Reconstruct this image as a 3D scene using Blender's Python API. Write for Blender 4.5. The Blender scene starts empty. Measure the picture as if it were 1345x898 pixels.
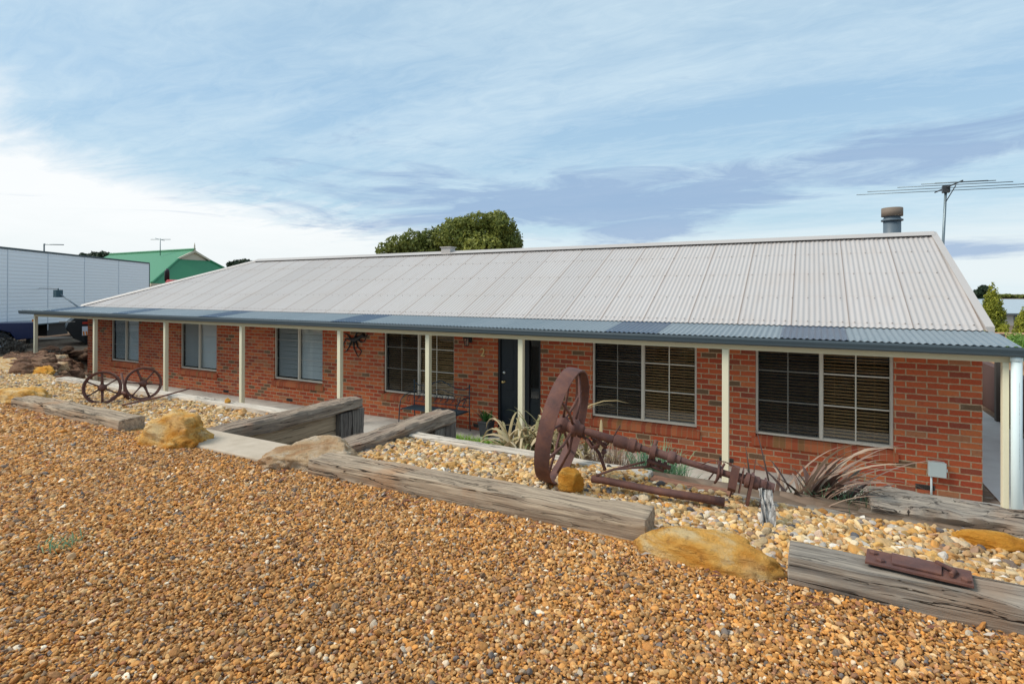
import bpy, bmesh, math, random
import numpy as np
from mathutils import Vector, Matrix, noise
random.seed(7); rng = np.random.default_rng(7)
S = bpy.context.scene
COL = S.collection
R = math.radians
V = Vector

# ------------------------------------------------------------------ helpers
def link(o, parent=None):
    COL.objects.link(o)
    if parent is not None: o.parent = parent
    return o

def tag(o, label=None, cat=None, group=None, kind=None):
    if label: o['label'] = label
    if cat: o['category'] = cat
    if group: o['group'] = group
    if kind: o['kind'] = kind
    return o

def thing(name, label, cat, loc=(0, 0, 0), group=None):
    o = bpy.data.objects.new(name, None); o.empty_display_size = .1
    o.location = loc; COL.objects.link(o)
    return tag(o, label, cat, group)

class MB:
    def __init__(s): s.v = []; s.f = []; s.m = []; s.s = []
    def add(s, vs, fs, mi=0, sm=False):
        b = len(s.v); s.v += [tuple(p) for p in vs]
        for f in fs: s.f.append(tuple(i + b for i in f)); s.m.append(mi); s.s.append(sm)
    def box(s, a, b, mi=0):
        x0, y0, z0 = [min(p, q) for p, q in zip(a, b)]; x1, y1, z1 = [max(p, q) for p, q in zip(a, b)]
        s.add([(x0,y0,z0),(x1,y0,z0),(x1,y1,z0),(x0,y1,z0),(x0,y0,z1),(x1,y0,z1),(x1,y1,z1),(x0,y1,z1)],
              [(0,3,2,1),(4,5,6,7),(0,1,5,4),(1,2,6,5),(2,3,7,6),(3,0,4,7)], mi)
    def hexa(s, pts, mi=0):   # 4 bottom, 4 top
        s.add(pts, [(0,3,2,1),(4,5,6,7),(0,1,5,4),(1,2,6,5),(2,3,7,6),(3,0,4,7)], mi)
    def tube(s, pts, rad, n=10, mi=0, sm=True, cap=True, squash=1.0):
        pts = [V(p) for p in pts]
        if not hasattr(rad, '__len__'): rad = [rad] * len(pts)
        b = len(s.v); prev = None
        for i, p in enumerate(pts):
            if i == 0: t = pts[1] - p
            elif i == len(pts) - 1: t = p - pts[i-1]
            else: t = pts[i+1] - pts[i-1]
            if t.length < 1e-9: t = prev_t
            t.normalize(); prev_t = t
            if prev is None:
                a = V((0,0,1)) if abs(t.z) < .9 else V((1,0,0))
                u = t.cross(a).normalized()
            else:
                u = (prev - t * prev.dot(t)).normalized()
            prev = u; w = t.cross(u)
            for k in range(n):
                an = 2 * math.pi * k / n
                s.v.append(tuple(p + (u * math.cos(an) + w * math.sin(an) * squash) * rad[i]))
        for i in range(len(pts) - 1):
            for k in range(n):
                a = b + i*n + k; c = b + i*n + (k+1) % n
                s.f.append((a, c, c + n, a + n)); s.m.append(mi); s.s.append(sm)
        if cap:
            s.f.append(tuple(b + k for k in reversed(range(n)))); s.m.append(mi); s.s.append(False)
            e = b + (len(pts)-1)*n
            s.f.append(tuple(e + k for k in range(n))); s.m.append(mi); s.s.append(False)
    def cyl(s, a, b, r, n=16, mi=0, sm=True): s.tube([a, b], r, n, mi, sm)
    def lathe(s, c, ax, prof, n=32, mi=0, sm=True, closed=False):
        """prof: list of (radius, offset along axis)"""
        ax = V(ax).normalized(); a = V((0,0,1)) if abs(ax.z) < .9 else V((1,0,0))
        u = ax.cross(a).normalized(); w = ax.cross(u); c = V(c); b = len(s.v); m = len(prof)
        for k in range(n):
            an = 2*math.pi*k/n; d = u*math.cos(an) + w*math.sin(an)
            for r_, o_ in prof: s.v.append(tuple(c + ax*o_ + d*r_))
        for k in range(n):
            k2 = (k+1) % n
            for i in range(m if closed else m - 1):
                i2 = (i+1) % m
                s.f.append((b+k*m+i, b+k2*m+i, b+k2*m+i2, b+k*m+i2)); s.m.append(mi); s.s.append(sm)
    def build(s, name, mats, parent=None, bevel=0):
        me = bpy.data.meshes.new(name)
        vs = s.v
        if parent is not None:
            L = parent_world(parent); vs = [(x-L[0], y-L[1], z-L[2]) for x, y, z in s.v]
        me.from_pydata(vs, [], s.f)
        if not isinstance(mats, (list, tuple)): mats = [mats]
        for m in mats: me.materials.append(m)
        me.polygons.foreach_set('material_index', s.m); me.polygons.foreach_set('use_smooth', s.s)
        me.update()
        o = bpy.data.objects.new(name, me); link(o, parent)
        if bevel:
            md = o.modifiers.new('bevel', 'BEVEL'); md.width = bevel; md.segments = 2; md.limit_method = 'ANGLE'
        return o

def parent_world(p):
    L = V((0,0,0))
    while p is not None:
        L += V(p.location); p = p.parent
    return L

# ------------------------------------------------------------------ materials
class NT:
    def __init__(s, name, world=False):
        if world: s.m = bpy.data.worlds.new(name)
        else: s.m = bpy.data.materials.new(name)
        s.m.use_nodes = True; s.t = s.m.node_tree; s.t.nodes.clear()
    def n(s, typ, **kw):
        nd = s.t.nodes.new(typ)
        for k, v in kw.items():
            if k.startswith('i_'):
                key = k[2:]; key = int(key) if key.isdigit() else key.replace('_', ' ')
                if hasattr(v, 'is_linked') or isinstance(v, bpy.types.NodeSocket): s.t.links.new(v, nd.inputs[key])
                else: nd.inputs[key].default_value = v
            else: setattr(nd, k, v)
        return nd
    def l(s, a, b): s.t.links.new(a, b)
    def math(s, op, a, b=0.0, c=0.0, clamp=False):
        nd = s.t.nodes.new('ShaderNodeMath'); nd.operation = op; nd.use_clamp = clamp
        for i, x in enumerate((a, b, c)):
            if isinstance(x, bpy.types.NodeSocket): s.l(x, nd.inputs[i])
            else: nd.inputs[i].default_value = x
        return nd.outputs[0]
    def mix(s, f, a, b, mode='MIX'):
        nd = s.t.nodes.new('ShaderNodeMix'); nd.data_type = 'RGBA'; nd.blend_type = mode
        for i, x in ((0, f), (6, a), (7, b)):
            if isinstance(x, bpy.types.NodeSocket): s.l(x, nd.inputs[i])
            else: nd.inputs[i].default_value = x if i == 0 else (tuple(x) + (1,))[:4]
        return nd.outputs[2]
    def ramp(s, f, stops, interp='LINEAR'):
        nd = s.t.nodes.new('ShaderNodeValToRGB'); nd.color_ramp.interpolation = interp
        el = nd.color_ramp.elements
        while len(el) < len(stops): el.new(.5)
        for e, (p, c) in zip(el, stops):
            e.position = p; e.color = (tuple(c) + (1,))[:4] if hasattr(c, '__len__') else (c, c, c, 1)
        s.l(f, nd.inputs[0]); return nd.outputs[0]
    def noise(s, vec, scale, detail=4, rough=.5, dist=0):
        nd = s.n('ShaderNodeTexNoise', i_Scale=scale, i_Detail=detail, i_Roughness=rough, i_Distortion=dist)
        if vec is not None: s.l(vec, nd.inputs['Vector'])
        return nd.outputs['Fac']
    def obj(s): return s.n('ShaderNodeTexCoord').outputs['Object']
    def pos(s): return s.n('ShaderNodeNewGeometry').outputs['Position']
    def mapv(s, v, sc=(1,1,1), loc=(0,0,0), rot=(0,0,0)):
        nd = s.n('ShaderNodeMapping'); s.l(v, nd.inputs[0]); nd.inputs['Scale'].default_value = sc
        nd.inputs['Location'].default_value = loc; nd.inputs['Rotation'].default_value = rot
        return nd.outputs[0]
    def sep(s, v):
        nd = s.n('ShaderNodeSeparateXYZ'); s.l(v, nd.inputs[0]); return nd.outputs
    def comb(s, x, y, z=0.0):
        nd = s.n('ShaderNodeCombineXYZ')
        for i, q in enumerate((x, y, z)):
            if isinstance(q, bpy.types.NodeSocket): s.l(q, nd.inputs[i])
            else: nd.inputs[i].default_value = q
        return nd.outputs[0]
    def bsdf(s, col, rough=.8, metal=0, bump=None, bstr=.3, bdist=.01, spec=.3, **kw):
        p = s.n('ShaderNodeBsdfPrincipled')
        for key, x in (('Base Color', col), ('Roughness', rough), ('Metallic', metal), ('Specular IOR Level', spec)):
            if isinstance(x, bpy.types.NodeSocket): s.l(x, p.inputs[key])
            else: p.inputs[key].default_value = (tuple(x)+(1,))[:4] if key == 'Base Color' else x
        if bump is not None:
            b = s.n('ShaderNodeBump', i_Strength=bstr, i_Distance=bdist); s.l(bump, b.inputs['Height']); s.l(b.outputs[0], p.inputs['Normal'])
        for k, v in kw.items(): p.inputs[k.replace('_', ' ')].default_value = v
        o = s.n('ShaderNodeOutputMaterial'); s.l(p.outputs[0], o.inputs[0]); return s.m

def varied(name, c1, c2, scale=5, rough=.8, metal=0, bscale=60, bstr=.2, spec=.3, bdist=.005, c3=None):
    t = NT(name); p = t.obj()
    n1 = t.noise(p, scale, 6, .6); n2 = t.noise(p, bscale, 4, .6)
    col = t.ramp(n1, [(.35, c1), (.65, c2)] if c3 is None else [(.3, c1), (.52, c2), (.68, c3)])
    return t.bsdf(col, rough, metal, n2, bstr, bdist, spec)

def brick_mat():
    t = NT('red_brick'); p = t.pos(); x, y, z = t.sep(p)
    h = t.math('SUBTRACT', x, y)
    wob = t.math('MULTIPLY', t.math('SUBTRACT', t.noise(p, 9, 2), .5), .010)
    zz = t.math('ADD', t.math('ADD', z, 20*.086 + .004), wob)
    row = t.math('FLOOR', t.math('DIVIDE', zz, .086))
    odd = t.math('MODULO', row, 2.0)
    wob2 = t.math('MULTIPLY', t.math('SUBTRACT', t.noise(t.mapv(p, loc=(7, 3, 5)), 14, 2), .5), .012)
    hh = t.math('ADD', t.math('ADD', t.math('ADD', h, 100*.24), wob2), t.math('MULTIPLY', odd, .12))
    cl = t.math('FLOOR', t.math('DIVIDE', hh, .24))
    fx = t.math('FRACT', t.math('DIVIDE', hh, .24)); fz = t.math('FRACT', t.math('DIVIDE', zz, .086))
    dx = t.math('MULTIPLY', t.math('SUBTRACT', .5, t.math('ABSOLUTE', t.math('SUBTRACT', fx, .5))), .24)
    dz = t.math('MULTIPLY', t.math('SUBTRACT', .5, t.math('ABSOLUTE', t.math('SUBTRACT', fz, .5))), .086)
    d = t.math('MINIMUM', dx, dz)
    rag = t.math('MULTIPLY', t.math('SUBTRACT', t.noise(p, 60, 3), .5), .009)
    mask = t.math('MULTIPLY', t.math('SUBTRACT', t.math('ADD', d, rag), .0068), 330, clamp=True)
    wn = t.n('ShaderNodeTexWhiteNoise', noise_dimensions='2D'); t.l(t.comb(cl, row), wn.inputs['Vector'])
    bc = t.ramp(wn.outputs['Value'], [(0, (.46,.075,.028)), (.25, (.52,.10,.036)), (.45, (.39,.062,.028)), (.62, (.56,.145,.050)), (.80, (.29,.058,.033)), (.90, (.42,.16,.075)), (.955, (.15,.095,.055))], 'CONSTANT')
    sp = t.noise(p, 45, 5, .7)
    bc = t.mix(t.math('MULTIPLY', t.math('SUBTRACT', sp, .45), 1.6, clamp=True), bc, (.30,.15,.085))
    bc = t.mix(t.math('MULTIPLY', t.math('SUBTRACT', t.noise(t.mapv(p, loc=(3,3,3)), 30, 4), .5), 1.5, clamp=True), bc, (.17,.045,.03))
    mort = t.ramp(t.noise(p, 25, 4), [(.3, (.37,.24,.14)), (.7, (.52,.365,.235))])
    col = t.mix(mask, mort, bc)
    # soft large-scale weathering
    col = t.mix(t.math('MULTIPLY', t.math('SUBTRACT', t.noise(p, 1.3, 4, .6), .45), .9, clamp=True), col, (.30,.13,.07))
    low = t.math('MULTIPLY', t.math('SUBTRACT', .42, t.math('ADD', z, t.math('MULTIPLY', t.noise(p, 2.5, 5, .6), .5))), 2.2, clamp=True)
    col = t.mix(t.math('MULTIPLY', low, .55), col, (.34,.20,.12))
    eff = t.math('MULTIPLY', t.math('SUBTRACT', t.noise(t.mapv(p, (1, 1, .6), (5, 5, 5)), 3.1, 7, .7), .60), 3.0, clamp=True)
    col = t.mix(t.math('MULTIPLY', eff, .35), col, (.55,.42,.32))
    hgt = t.math('ADD', t.math('MULTIPLY', mask, 1.0), t.math('MULTIPLY', sp, .5))
    return t.bsdf(col, .9, 0, hgt, .6, .006, .2)

def sill_mat():   # bricks on edge
    t = NT('sill_brick'); p = t.pos(); x, y, z = t.sep(p)
    f = t.math('FRACT', t.math('DIVIDE', t.math('ADD', x, 50), .086)); c = t.math('FLOOR', t.math('DIVIDE', t.math('ADD', x, 50), .086))
    d = t.math('SUBTRACT', .5, t.math('ABSOLUTE', t.math('SUBTRACT', f, .5)))
    m = t.math('MULTIPLY', t.math('SUBTRACT', d, .05), 30, clamp=True)
    wn = t.n('ShaderNodeTexWhiteNoise', noise_dimensions='1D'); t.l(c, wn.inputs['W'])
    bc = t.ramp(wn.outputs['Value'], [(0, (.42,.10,.045)), (.4, (.34,.075,.038)), (.7, (.46,.14,.06)), (.9, (.30,.14,.06))], 'CONSTANT')
    bc = t.mix(t.math('MULTIPLY', t.math('SUBTRACT', t.noise(p, 7, 5, .7), .5), 3, clamp=True), bc, (.24,.14,.055))
    col = t.mix(m, (.36,.17,.09), bc)
    return t.bsdf(col, .9, 0, t.math('ADD', m, t.noise(p, 50, 3)), .4, .004, .2)

def wood_mat(name, axis, light, mid, dark, stain=None):
    t = NT(name); p = t.obj()
    sc = [38, 38, 38]; sc[axis] = 1.6
    a = t.noise(t.mapv(p, sc), 1, 8, .65, .3)
    sc2 = [9, 9, 9]; sc2[axis] = 1.1
    b = t.noise(t.mapv(p, sc2, (3, 1, 2)), 1, 5, .6)
    big = t.noise(p, 2.2, 5, .6)
    sc3 = [26, 26, 26]; sc3[axis] = .55
    cr = t.noise(t.mapv(p, sc3, (9, 4, 1)), 1, 3, .5, .6)
    crack = t.math('MULTIPLY', t.math('SUBTRACT', .014, t.math('ABSOLUTE', t.math('SUBTRACT', cr, .5))), 90, clamp=True)
    crack = t.math('MULTIPLY', crack, t.math('MULTIPLY', t.math('SUBTRACT', big, .42), 6, clamp=True))
    col = t.ramp(a, [(.3, dark), (.47, mid), (.66, light)])
    col = t.mix(t.math('MULTIPLY', t.math('SUBTRACT', b, .42), 2.6, clamp=True), col, t.ramp(a, [(.3, mid), (.7, light)]))
    col = t.mix(t.math('MULTIPLY', t.math('SUBTRACT', big, .55), 4, clamp=True), col, dark if stain is None else stain)
    col = t.mix(crack, col, (.03,.022,.018))
    h = t.math('SUBTRACT', t.math('ADD', a, t.math('MULTIPLY', b, .6)), t.math('MULTIPLY', crack, 2.5))
    return t.bsdf(col, .92, 0, h, .9, .012, .15)

def rock_mat(name, c1, c2, c3, dark=(.36,.16,.05)):
    t = NT(name); p = t.pos()
    a = t.noise(t.mapv(p, (1, 1, 2.4)), 3.2, 8, .62, .8); b = t.noise(p, 16, 8, .7); c = t.noise(t.mapv(p, loc=(5,2,8)), 1.9, 4, .6)
    col = t.ramp(a, [(.38, c1), (.5, c2), (.60, c3)])
    col = t.mix(t.math('MULTIPLY', t.math('SUBTRACT', c, .50), 5, clamp=True), col, c3)
    col = t.mix(t.math('MULTIPLY', t.math('SUBTRACT', .46, b), 5.5, clamp=True), col, dark)
    d = t.noise(t.mapv(p, (1.4, 1.4, 5), (2, 2, 2)), 9, 9, .75, .5)
    col = t.mix(t.math('MULTIPLY', t.math('SUBTRACT', d, .54), 4, clamp=True), col, c1)
    gr = t.noise(p, 95, 5, .75)
    col = t.mix(t.math('MULTIPLY', t.math('SUBTRACT', gr, .54), 2.0, clamp=True), col, c1)
    hh_ = t.math('ADD', t.math('ADD', t.math('ADD', a, t.math('MULTIPLY', b, .9)), d), t.math('MULTIPLY', gr, .45))
    return t.bsdf(col, .92, 0, hh_, 1.0, .035, .15)

def rust_mat():
    t = NT('rusty_iron'); p = t.obj()
    a = t.noise(p, 9, 8, .65); b = t.noise(p, 70, 5, .7); c = t.noise(t.mapv(p, loc=(4,4,1)), 3, 5, .6)
    col = t.ramp(a, [(.3, (.085,.045,.04)), (.48, (.135,.062,.050)), (.66, (.19,.085,.058))])
    col = t.mix(t.math('MULTIPLY', t.math('SUBTRACT', c, .5), 3, clamp=True), col, (.15,.085,.078))
    col = t.mix(t.math('MULTIPLY', t.math('SUBTRACT', b, .6), 4, clamp=True), col, (.26,.10,.045))
    return t.bsdf(col, .72, .15, t.math('ADD', a, b), .5, .006, .35)

def stone_mat(name, stops, dirt=.0):
    t = NT(name)
    at = t.n('ShaderNodeAttribute', attribute_type='INSTANCER', attribute_name='rnd')
    a2 = t.n('ShaderNodeAttribute', attribute_type='INSTANCER', attribute_name='rnd2')
    col = t.ramp(at.outputs['Fac'], stops, 'LINEAR')
    o = t.obj(); n = t.noise(o, 1.6, 5, .6)
    v = t.math('ADD', t.math('MULTIPLY', a2.outputs['Fac'], .70), t.math('MULTIPLY', n, .50))
    g = t.math('ADD', v, .36)
    col = t.mix(1.0, col, t.comb(g, g, g), 'MULTIPLY')
    big = t.noise(t.pos(), .9, 4, .55)
    col = t.mix(t.math('MULTIPLY', t.math('SUBTRACT', big, .47), 2.6, clamp=True), col, t.mix(.45, col, (.30,.17,.085)))
    return t.bsdf(col, .75, 0, n, .3, .2, .3)

def leaf_mat(name, c1, c2, c3, trans=.25, rough=.6):
    t = NT(name)
    at = t.n('ShaderNodeAttribute', attribute_type='GEOMETRY', attribute_name='rnd')
    col = t.ramp(at.outputs['Fac'], [(0, c1), (.5, c2), (1, c3)])
    p = t.n('ShaderNodeBsdfPrincipled', i_Roughness=rough); t.l(col, p.inputs['Base Color']); p.inputs['Specular IOR Level'].default_value = .3
    tr = t.n('ShaderNodeBsdfTranslucent'); t.l(col, tr.inputs[0])
    mx = t.n('ShaderNodeMixShader', i_0=trans); t.l(p.outputs[0], mx.inputs[1]); t.l(tr.outputs[0], mx.inputs[2])
    o = t.n('ShaderNodeOutputMaterial'); t.l(mx.outputs[0], o.inputs[0]); return t.m

def plain(name, c, rough=.5, metal=0, spec=.4, dirt=.25, dc=None):
    t = NT(name); p = t.obj(); n = t.noise(p, 6, 6, .65); dc = dc or tuple(q*.55 for q in c)
    col = t.mix(t.math('MULTIPLY', t.math('SUBTRACT', n, .4), dirt*4, clamp=True), c, tuple(a*(1-dirt)+b*dirt for a, b in zip(c, dc)))
    return t.bsdf(col, rough, metal, t.noise(p, 120, 2), .05, .002, spec)

def roof_mat():
    t = NT('cream_steel_roof'); p = t.pos(); x, y, z = t.sep(p)
    q = t.math('DIVIDE', t.math('ADD', x, 76.2), .762); s_ = t.math('FLOOR', q); f = t.math('FRACT', q)
    wn = t.n('ShaderNodeTexWhiteNoise', noise_dimensions='1D'); t.l(s_, wn.inputs['W'])
    base = t.ramp(wn.outputs['Value'], [(0, (.465,.435,.418)), (.5, (.49,.458,.44)), (1, (.515,.482,.463))])
    st = t.noise(t.mapv(p, (16, .9, .9)), 1, 6, .65)
    col = t.mix(t.math('MULTIPLY', t.math('SUBTRACT', st, .48), 1.8, clamp=True), base, (.42,.36,.32))
    bl = t.noise(p, 1.1, 5, .6)
    col = t.mix(t.math('MULTIPLY', t.math('SUBTRACT', bl, .5), 1.6, clamp=True), col, (.46,.40,.36))
    sp = t.noise(t.mapv(p, (1.5, 1, 1)), 22, 6, .75)
    col = t.mix(t.math('MULTIPLY', t.math('SUBTRACT', sp, .56), 3.0, clamp=True), col, (.38,.32,.28))
    yr = t.math('FRACT', t.math('DIVIDE', t.math('ADD', y, 9.14), .80)); rowm = t.math('MULTIPLY', t.math('SUBTRACT', .035, t.math('ABSOLUTE', t.math('SUBTRACT', yr, .5))), 20, clamp=True)
    col = t.mix(t.math('MULTIPLY', t.math('MULTIPLY', rowm, t.noise(p, 5, 3)), .55), col, (.38,.28,.22))
    lap = t.math('MULTIPLY', t.math('SUBTRACT', .026, f), 120, clamp=True)
    col = t.mix(t.math('MULTIPLY', lap, .75), col, (.27,.20,.16))
    return t.bsdf(col, .5, 0, t.noise(p, 40, 3), .05, .002, .3)

def blue_mat(name, c1, c2, rough=.35):
    t = NT(name); p = t.pos(); x, y, z = t.sep(p)
    q = t.math('FLOOR', t.math('DIVIDE', t.math('ADD', x, 76.2), .762))
    wn = t.n('ShaderNodeTexWhiteNoise', noise_dimensions='1D'); t.l(q, wn.inputs['W'])
    col = t.mix(wn.outputs['Value'], c1, c2)
    col = t.mix(t.math('MULTIPLY', t.math('SUBTRACT', t.noise(t.mapv(p, (20, 3, 3)), 1, 6, .6), .5), 1.6, clamp=True), col, (.11,.17,.20))
    return t.bsdf(col, rough, 0, t.noise(p, 30, 3), .05, .002, .5)

def glass_mat(name, tint=(.8,.85,.85), refl=.09):
    t = NT(name)
    fr = t.n('ShaderNodeFresnel', i_IOR=1.5); g = t.n('ShaderNodeBsdfGlossy', i_Roughness=.02); tr = t.n('ShaderNodeBsdfTransparent')
    tr.inputs[0].default_value = tint + (1,)
    f = t.math('ADD', t.math('MULTIPLY', fr.outputs[0], 1.0), refl - .04, clamp=True)
    bfc = t.n('ShaderNodeNewGeometry').outputs['Backfacing']; f = t.math('MULTIPLY', f, t.math('SUBTRACT', 1.0, bfc))
    mx = t.n('ShaderNodeMixShader'); t.l(f, mx.inputs[0]); t.l(tr.outputs[0], mx.inputs[1]); t.l(g.outputs[0], mx.inputs[2])
    o = t.n('ShaderNodeOutputMaterial'); t.l(mx.outputs[0], o.inputs[0]); return t.m

def screen_mat(k=.26):
    t = NT('fly_screen'); d = t.n('ShaderNodeBsdfDiffuse'); d.inputs[0].default_value = (.022,.025,.027,1)
    tr = t.n('ShaderNodeBsdfTransparent'); mx = t.n('ShaderNodeMixShader', i_0=k)
    t.l(tr.outputs[0], mx.inputs[1]); t.l(d.outputs[0], mx.inputs[2])
    o = t.n('ShaderNodeOutputMaterial'); t.l(mx.outputs[0], o.inputs[0]); return t.m

def ground_mat(name, stops, vs=45, patch=None, bd=.02):
    t = NT(name); p = t.pos()
    vo = t.n('ShaderNodeTexVoronoi', i_Scale=vs, i_Randomness=1.0); t.l(p, vo.inputs['Vector'])
    hsv = t.sep(vo.outputs['Color'])[0]
    col = t.ramp(hsv, stops, 'CONSTANT')
    big = t.noise(p, .8, 5, .6)
    if patch: col = t.mix(t.math('MULTIPLY', t.math('SUBTRACT', big, .42), 3, clamp=True), col, patch)
    edge = t.math('MULTIPLY', vo.outputs['Distance'], vs * .022, clamp=True)
    col = t.mix(t.math('MULTIPLY', vo.outputs['Distance'], .5, clamp=True), col, (.10,.06,.03))
    return t.bsdf(col, .95, 0, t.math('SUBTRACT', 1, vo.outputs['Distance']), .8, bd, .15)

GR = [(0, (.46,.19,.048)), (.12, (.66,.31,.085)), (.25, (.50,.23,.065)), (.38, (.72,.41,.155)), (.50, (.64,.265,.05)), (.60, (.33,.165,.07)),
      (.68, (.68,.35,.11)), (.77, (.70,.50,.28)), (.84, (.44,.17,.07)), (.91, (.30,.19,.11)), (.958, (.15,.14,.14)), (.972, (.55,.36,.20)), (.985, (.84,.70,.52))]
BR = [(0, (.60,.37,.15)), (.15, (.66,.46,.22)), (.28, (.56,.25,.055)), (.38, (.64,.38,.12)), (.5, (.72,.55,.32)), (.6, (.46,.26,.11)), (.68, (.76,.63,.43)), (.78, (.60,.32,.08)), (.86, (.44,.25,.15)), (.92, (.80,.74,.64)), (.965, (.22,.18,.16)), (.985, (.10,.10,.11))]
M = {}
M['brick'] = brick_mat(); M['sill'] = sill_mat()
M['roof'] = roof_mat()
M['blue'] = blue_mat('blue_steel_roof', (.20,.24,.265), (.23,.27,.295), .45)
M['sky_sheet'] = blue_mat('tinted_fibreglass', (.045,.075,.125), (.06,.095,.15), .3)
M['gutter'] = plain('slate_gutter', (.050,.070,.082), .5)
M['beam'] = plain('cream_paint', (.66,.56,.36), .5, dirt=.12)
M['post'] = plain('cream_post_paint', (.78,.71,.51), .5, dirt=.12)
M['cap'] = plain('cream_cap', (.47,.435,.41), .45, dirt=.2)
M['alu'] = plain('cream_window_frame', (.62,.56,.47), .45, dirt=.15)
M['blind_brown'] = plain('brown_blind', (.66,.39,.17), .5, dirt=.15)
M['blind_white'] = plain('white_blind', (.86,.88,.88), .5, dirt=.08)
M['curtain'] = plain('pale_curtain', (.62,.66,.70), .8, dirt=.1)
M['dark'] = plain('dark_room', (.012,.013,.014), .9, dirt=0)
M['glass'] = glass_mat('window_glass', (.88,.9,.9), .075); M['screen'] = screen_mat(); M['screen_thin'] = screen_mat(.15)
M['door'] = plain('navy_door', (.012,.017,.024), .35, dirt=.1)
M['brass'] = plain('brass', (.75,.55,.25), .3, 1, dirt=.2)
M['steel'] = plain('bright_steel', (.6,.6,.58), .3, 1, dirt=.1)
M['black'] = plain('black_metal', (.018,.018,.02), .5, dirt=.2)
M['bench'] = plain('blue_black_iron', (.022,.042,.06), .5, dirt=.3)
M['conc'] = varied('concrete', (.36,.33,.29), (.50,.47,.42), 2.5, .9, 0, 90, .3, c3=(.44,.40,.35))
M['conc_path'] = varied('grey_concrete', (.52,.49,.45), (.62,.59,.55), 1.5, .85, 0, 90, .2)
M['conc_pale'] = varied('pale_concrete', (.44,.36,.27), (.54,.45,.35), 6, .9, 0, 80, .25)
M['edging'] = wood_mat('pale_edging_timber', 0, (.68,.60,.50), (.56,.48,.39), (.38,.32,.26))
M['slp_x'] = wood_mat('weathered_sleeper', 0, (.52,.41,.29), (.33,.25,.18), (.12,.092,.07), (.42,.24,.13))
M['slp_grey'] = wood_mat('grey_sleeper', 0, (.42,.36,.29), (.22,.19,.16), (.07,.062,.056), (.30,.19,.12))
M['slp_y'] = wood_mat('grey_beam', 1, (.44,.34,.25), (.25,.19,.145), (.08,.066,.055), (.34,.18,.11))
M['plank'] = wood_mat('tan_plank', 1, (.50,.38,.26), (.40,.30,.20), (.24,.18,.12))
M['post_dark'] = wood_mat('charred_post', 2, (.27,.235,.20), (.15,.13,.115), (.045,.04,.037))
M['post_grey'] = wood_mat('grey_post_wood', 2, (.36,.32,.27), (.24,.215,.18), (.10,.09,.08))
M['rot'] = wood_mat('bleached_wood', 2, (.74,.73,.70), (.28,.26,.24), (.03,.025,.025))
M['redtimber'] = wood_mat('red_timber', 0, (.36,.19,.12), (.27,.13,.08), (.14,.07,.05))
M['rust'] = rust_mat()
M['rock_gold'] = rock_mat("golden_rock", (.74,.32,.055), (.84,.46,.12), (.85,.62,.32))
M['rock_tan'] = rock_mat('tan_rock', (.50,.28,.14), (.66,.45,.26), (.72,.58,.42))
M['rock_orange'] = rock_mat('orange_rock', (.66,.26,.03), (.76,.34,.05), (.78,.44,.11), (.52,.20,.03))
M['rock_brown'] = rock_mat('brown_rock', (.13,.065,.042), (.22,.12,.075), (.31,.185,.115), (.04,.024,.016))
M['gstone'] = stone_mat('gravel_stone', GR); M['bstone'] = stone_mat('bed_stone', BR)
M['gravel'] = ground_mat('gravel_base', GR, 48)
M['bedbase'] = ground_mat('bed_base', BR, 26)
M['earth'] = ground_mat('brown_earth', [(0, (.20,.13,.09)), (.4, (.26,.18,.13)), (.7, (.16,.11,.08)), (.9, (.30,.24,.19))], 9, (.19,.17,.13), .04)
M['grass'] = leaf_mat('lawn_blades', (.15,.30,.02), (.22,.42,.03), (.32,.50,.06), .3)

# ------------------------------------------------------------------ camera / world / sun
f_, yaw, pit, rol, cx, cy, cz, ppy = 725.755, -0.4966, 0.00273, 0.00206, -2.007, -9.475, 2.7747, 382.38
Fw = V((math.sin(yaw)*math.cos(pit), math.cos(yaw)*math.cos(pit), math.sin(pit)))
Rt = V((math.cos(yaw), -math.sin(yaw), 0)); Up = Rt.cross(Fw)
R2 = Rt*math.cos(rol) + Up*math.sin(rol); U2 = -Rt*math.sin(rol) + Up*math.cos(rol)
CAMP = V((cx, cy, cz))
def near(px, py, D): return CAMP + (Fw + R2*((px-672.5)/f_) - U2*((py-ppy)/f_)) * D
cd = bpy.data.cameras.new('camera'); cam = bpy.data.objects.new('camera', cd); COL.objects.link(cam)
mw = Matrix.Identity(4)
for i in range(3): mw[i][0] = R2[i]; mw[i][1] = U2[i]; mw[i][2] = -Fw[i]; mw[i][3] = CAMP[i]
cam.matrix_world = mw
cd.sensor_width = 36; cd.lens = f_/1345*36; cd.shift_y = -(449-ppy)/1345; cd.clip_start = .05; cd.clip_end = 6000
S.camera = cam

SUN = V((-.62, -.45, .80)).normalized()
sl = bpy.data.lights.new('sun', 'SUN'); sl.energy = 2.5; sl.angle = R(24); sl.color = (1, .93, .82)
so = bpy.data.objects.new('sun', sl); COL.objects.link(so); so.rotation_euler = SUN.to_track_quat('Z', 'Y').to_euler()

W = NT('World', True); S.world = W.m
sk = W.n('ShaderNodeTexSky', sky_type='NISHITA', sun_disc=False, sun_elevation=math.asin(SUN.z), sun_rotation=math.atan2(SUN.x, SUN.y), air_density=1.0, dust_density=1.2)
dirv = W.n('ShaderNodeTexCoord').outputs['Generated']
dx, dy, dz = W.sep(dirv)
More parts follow.
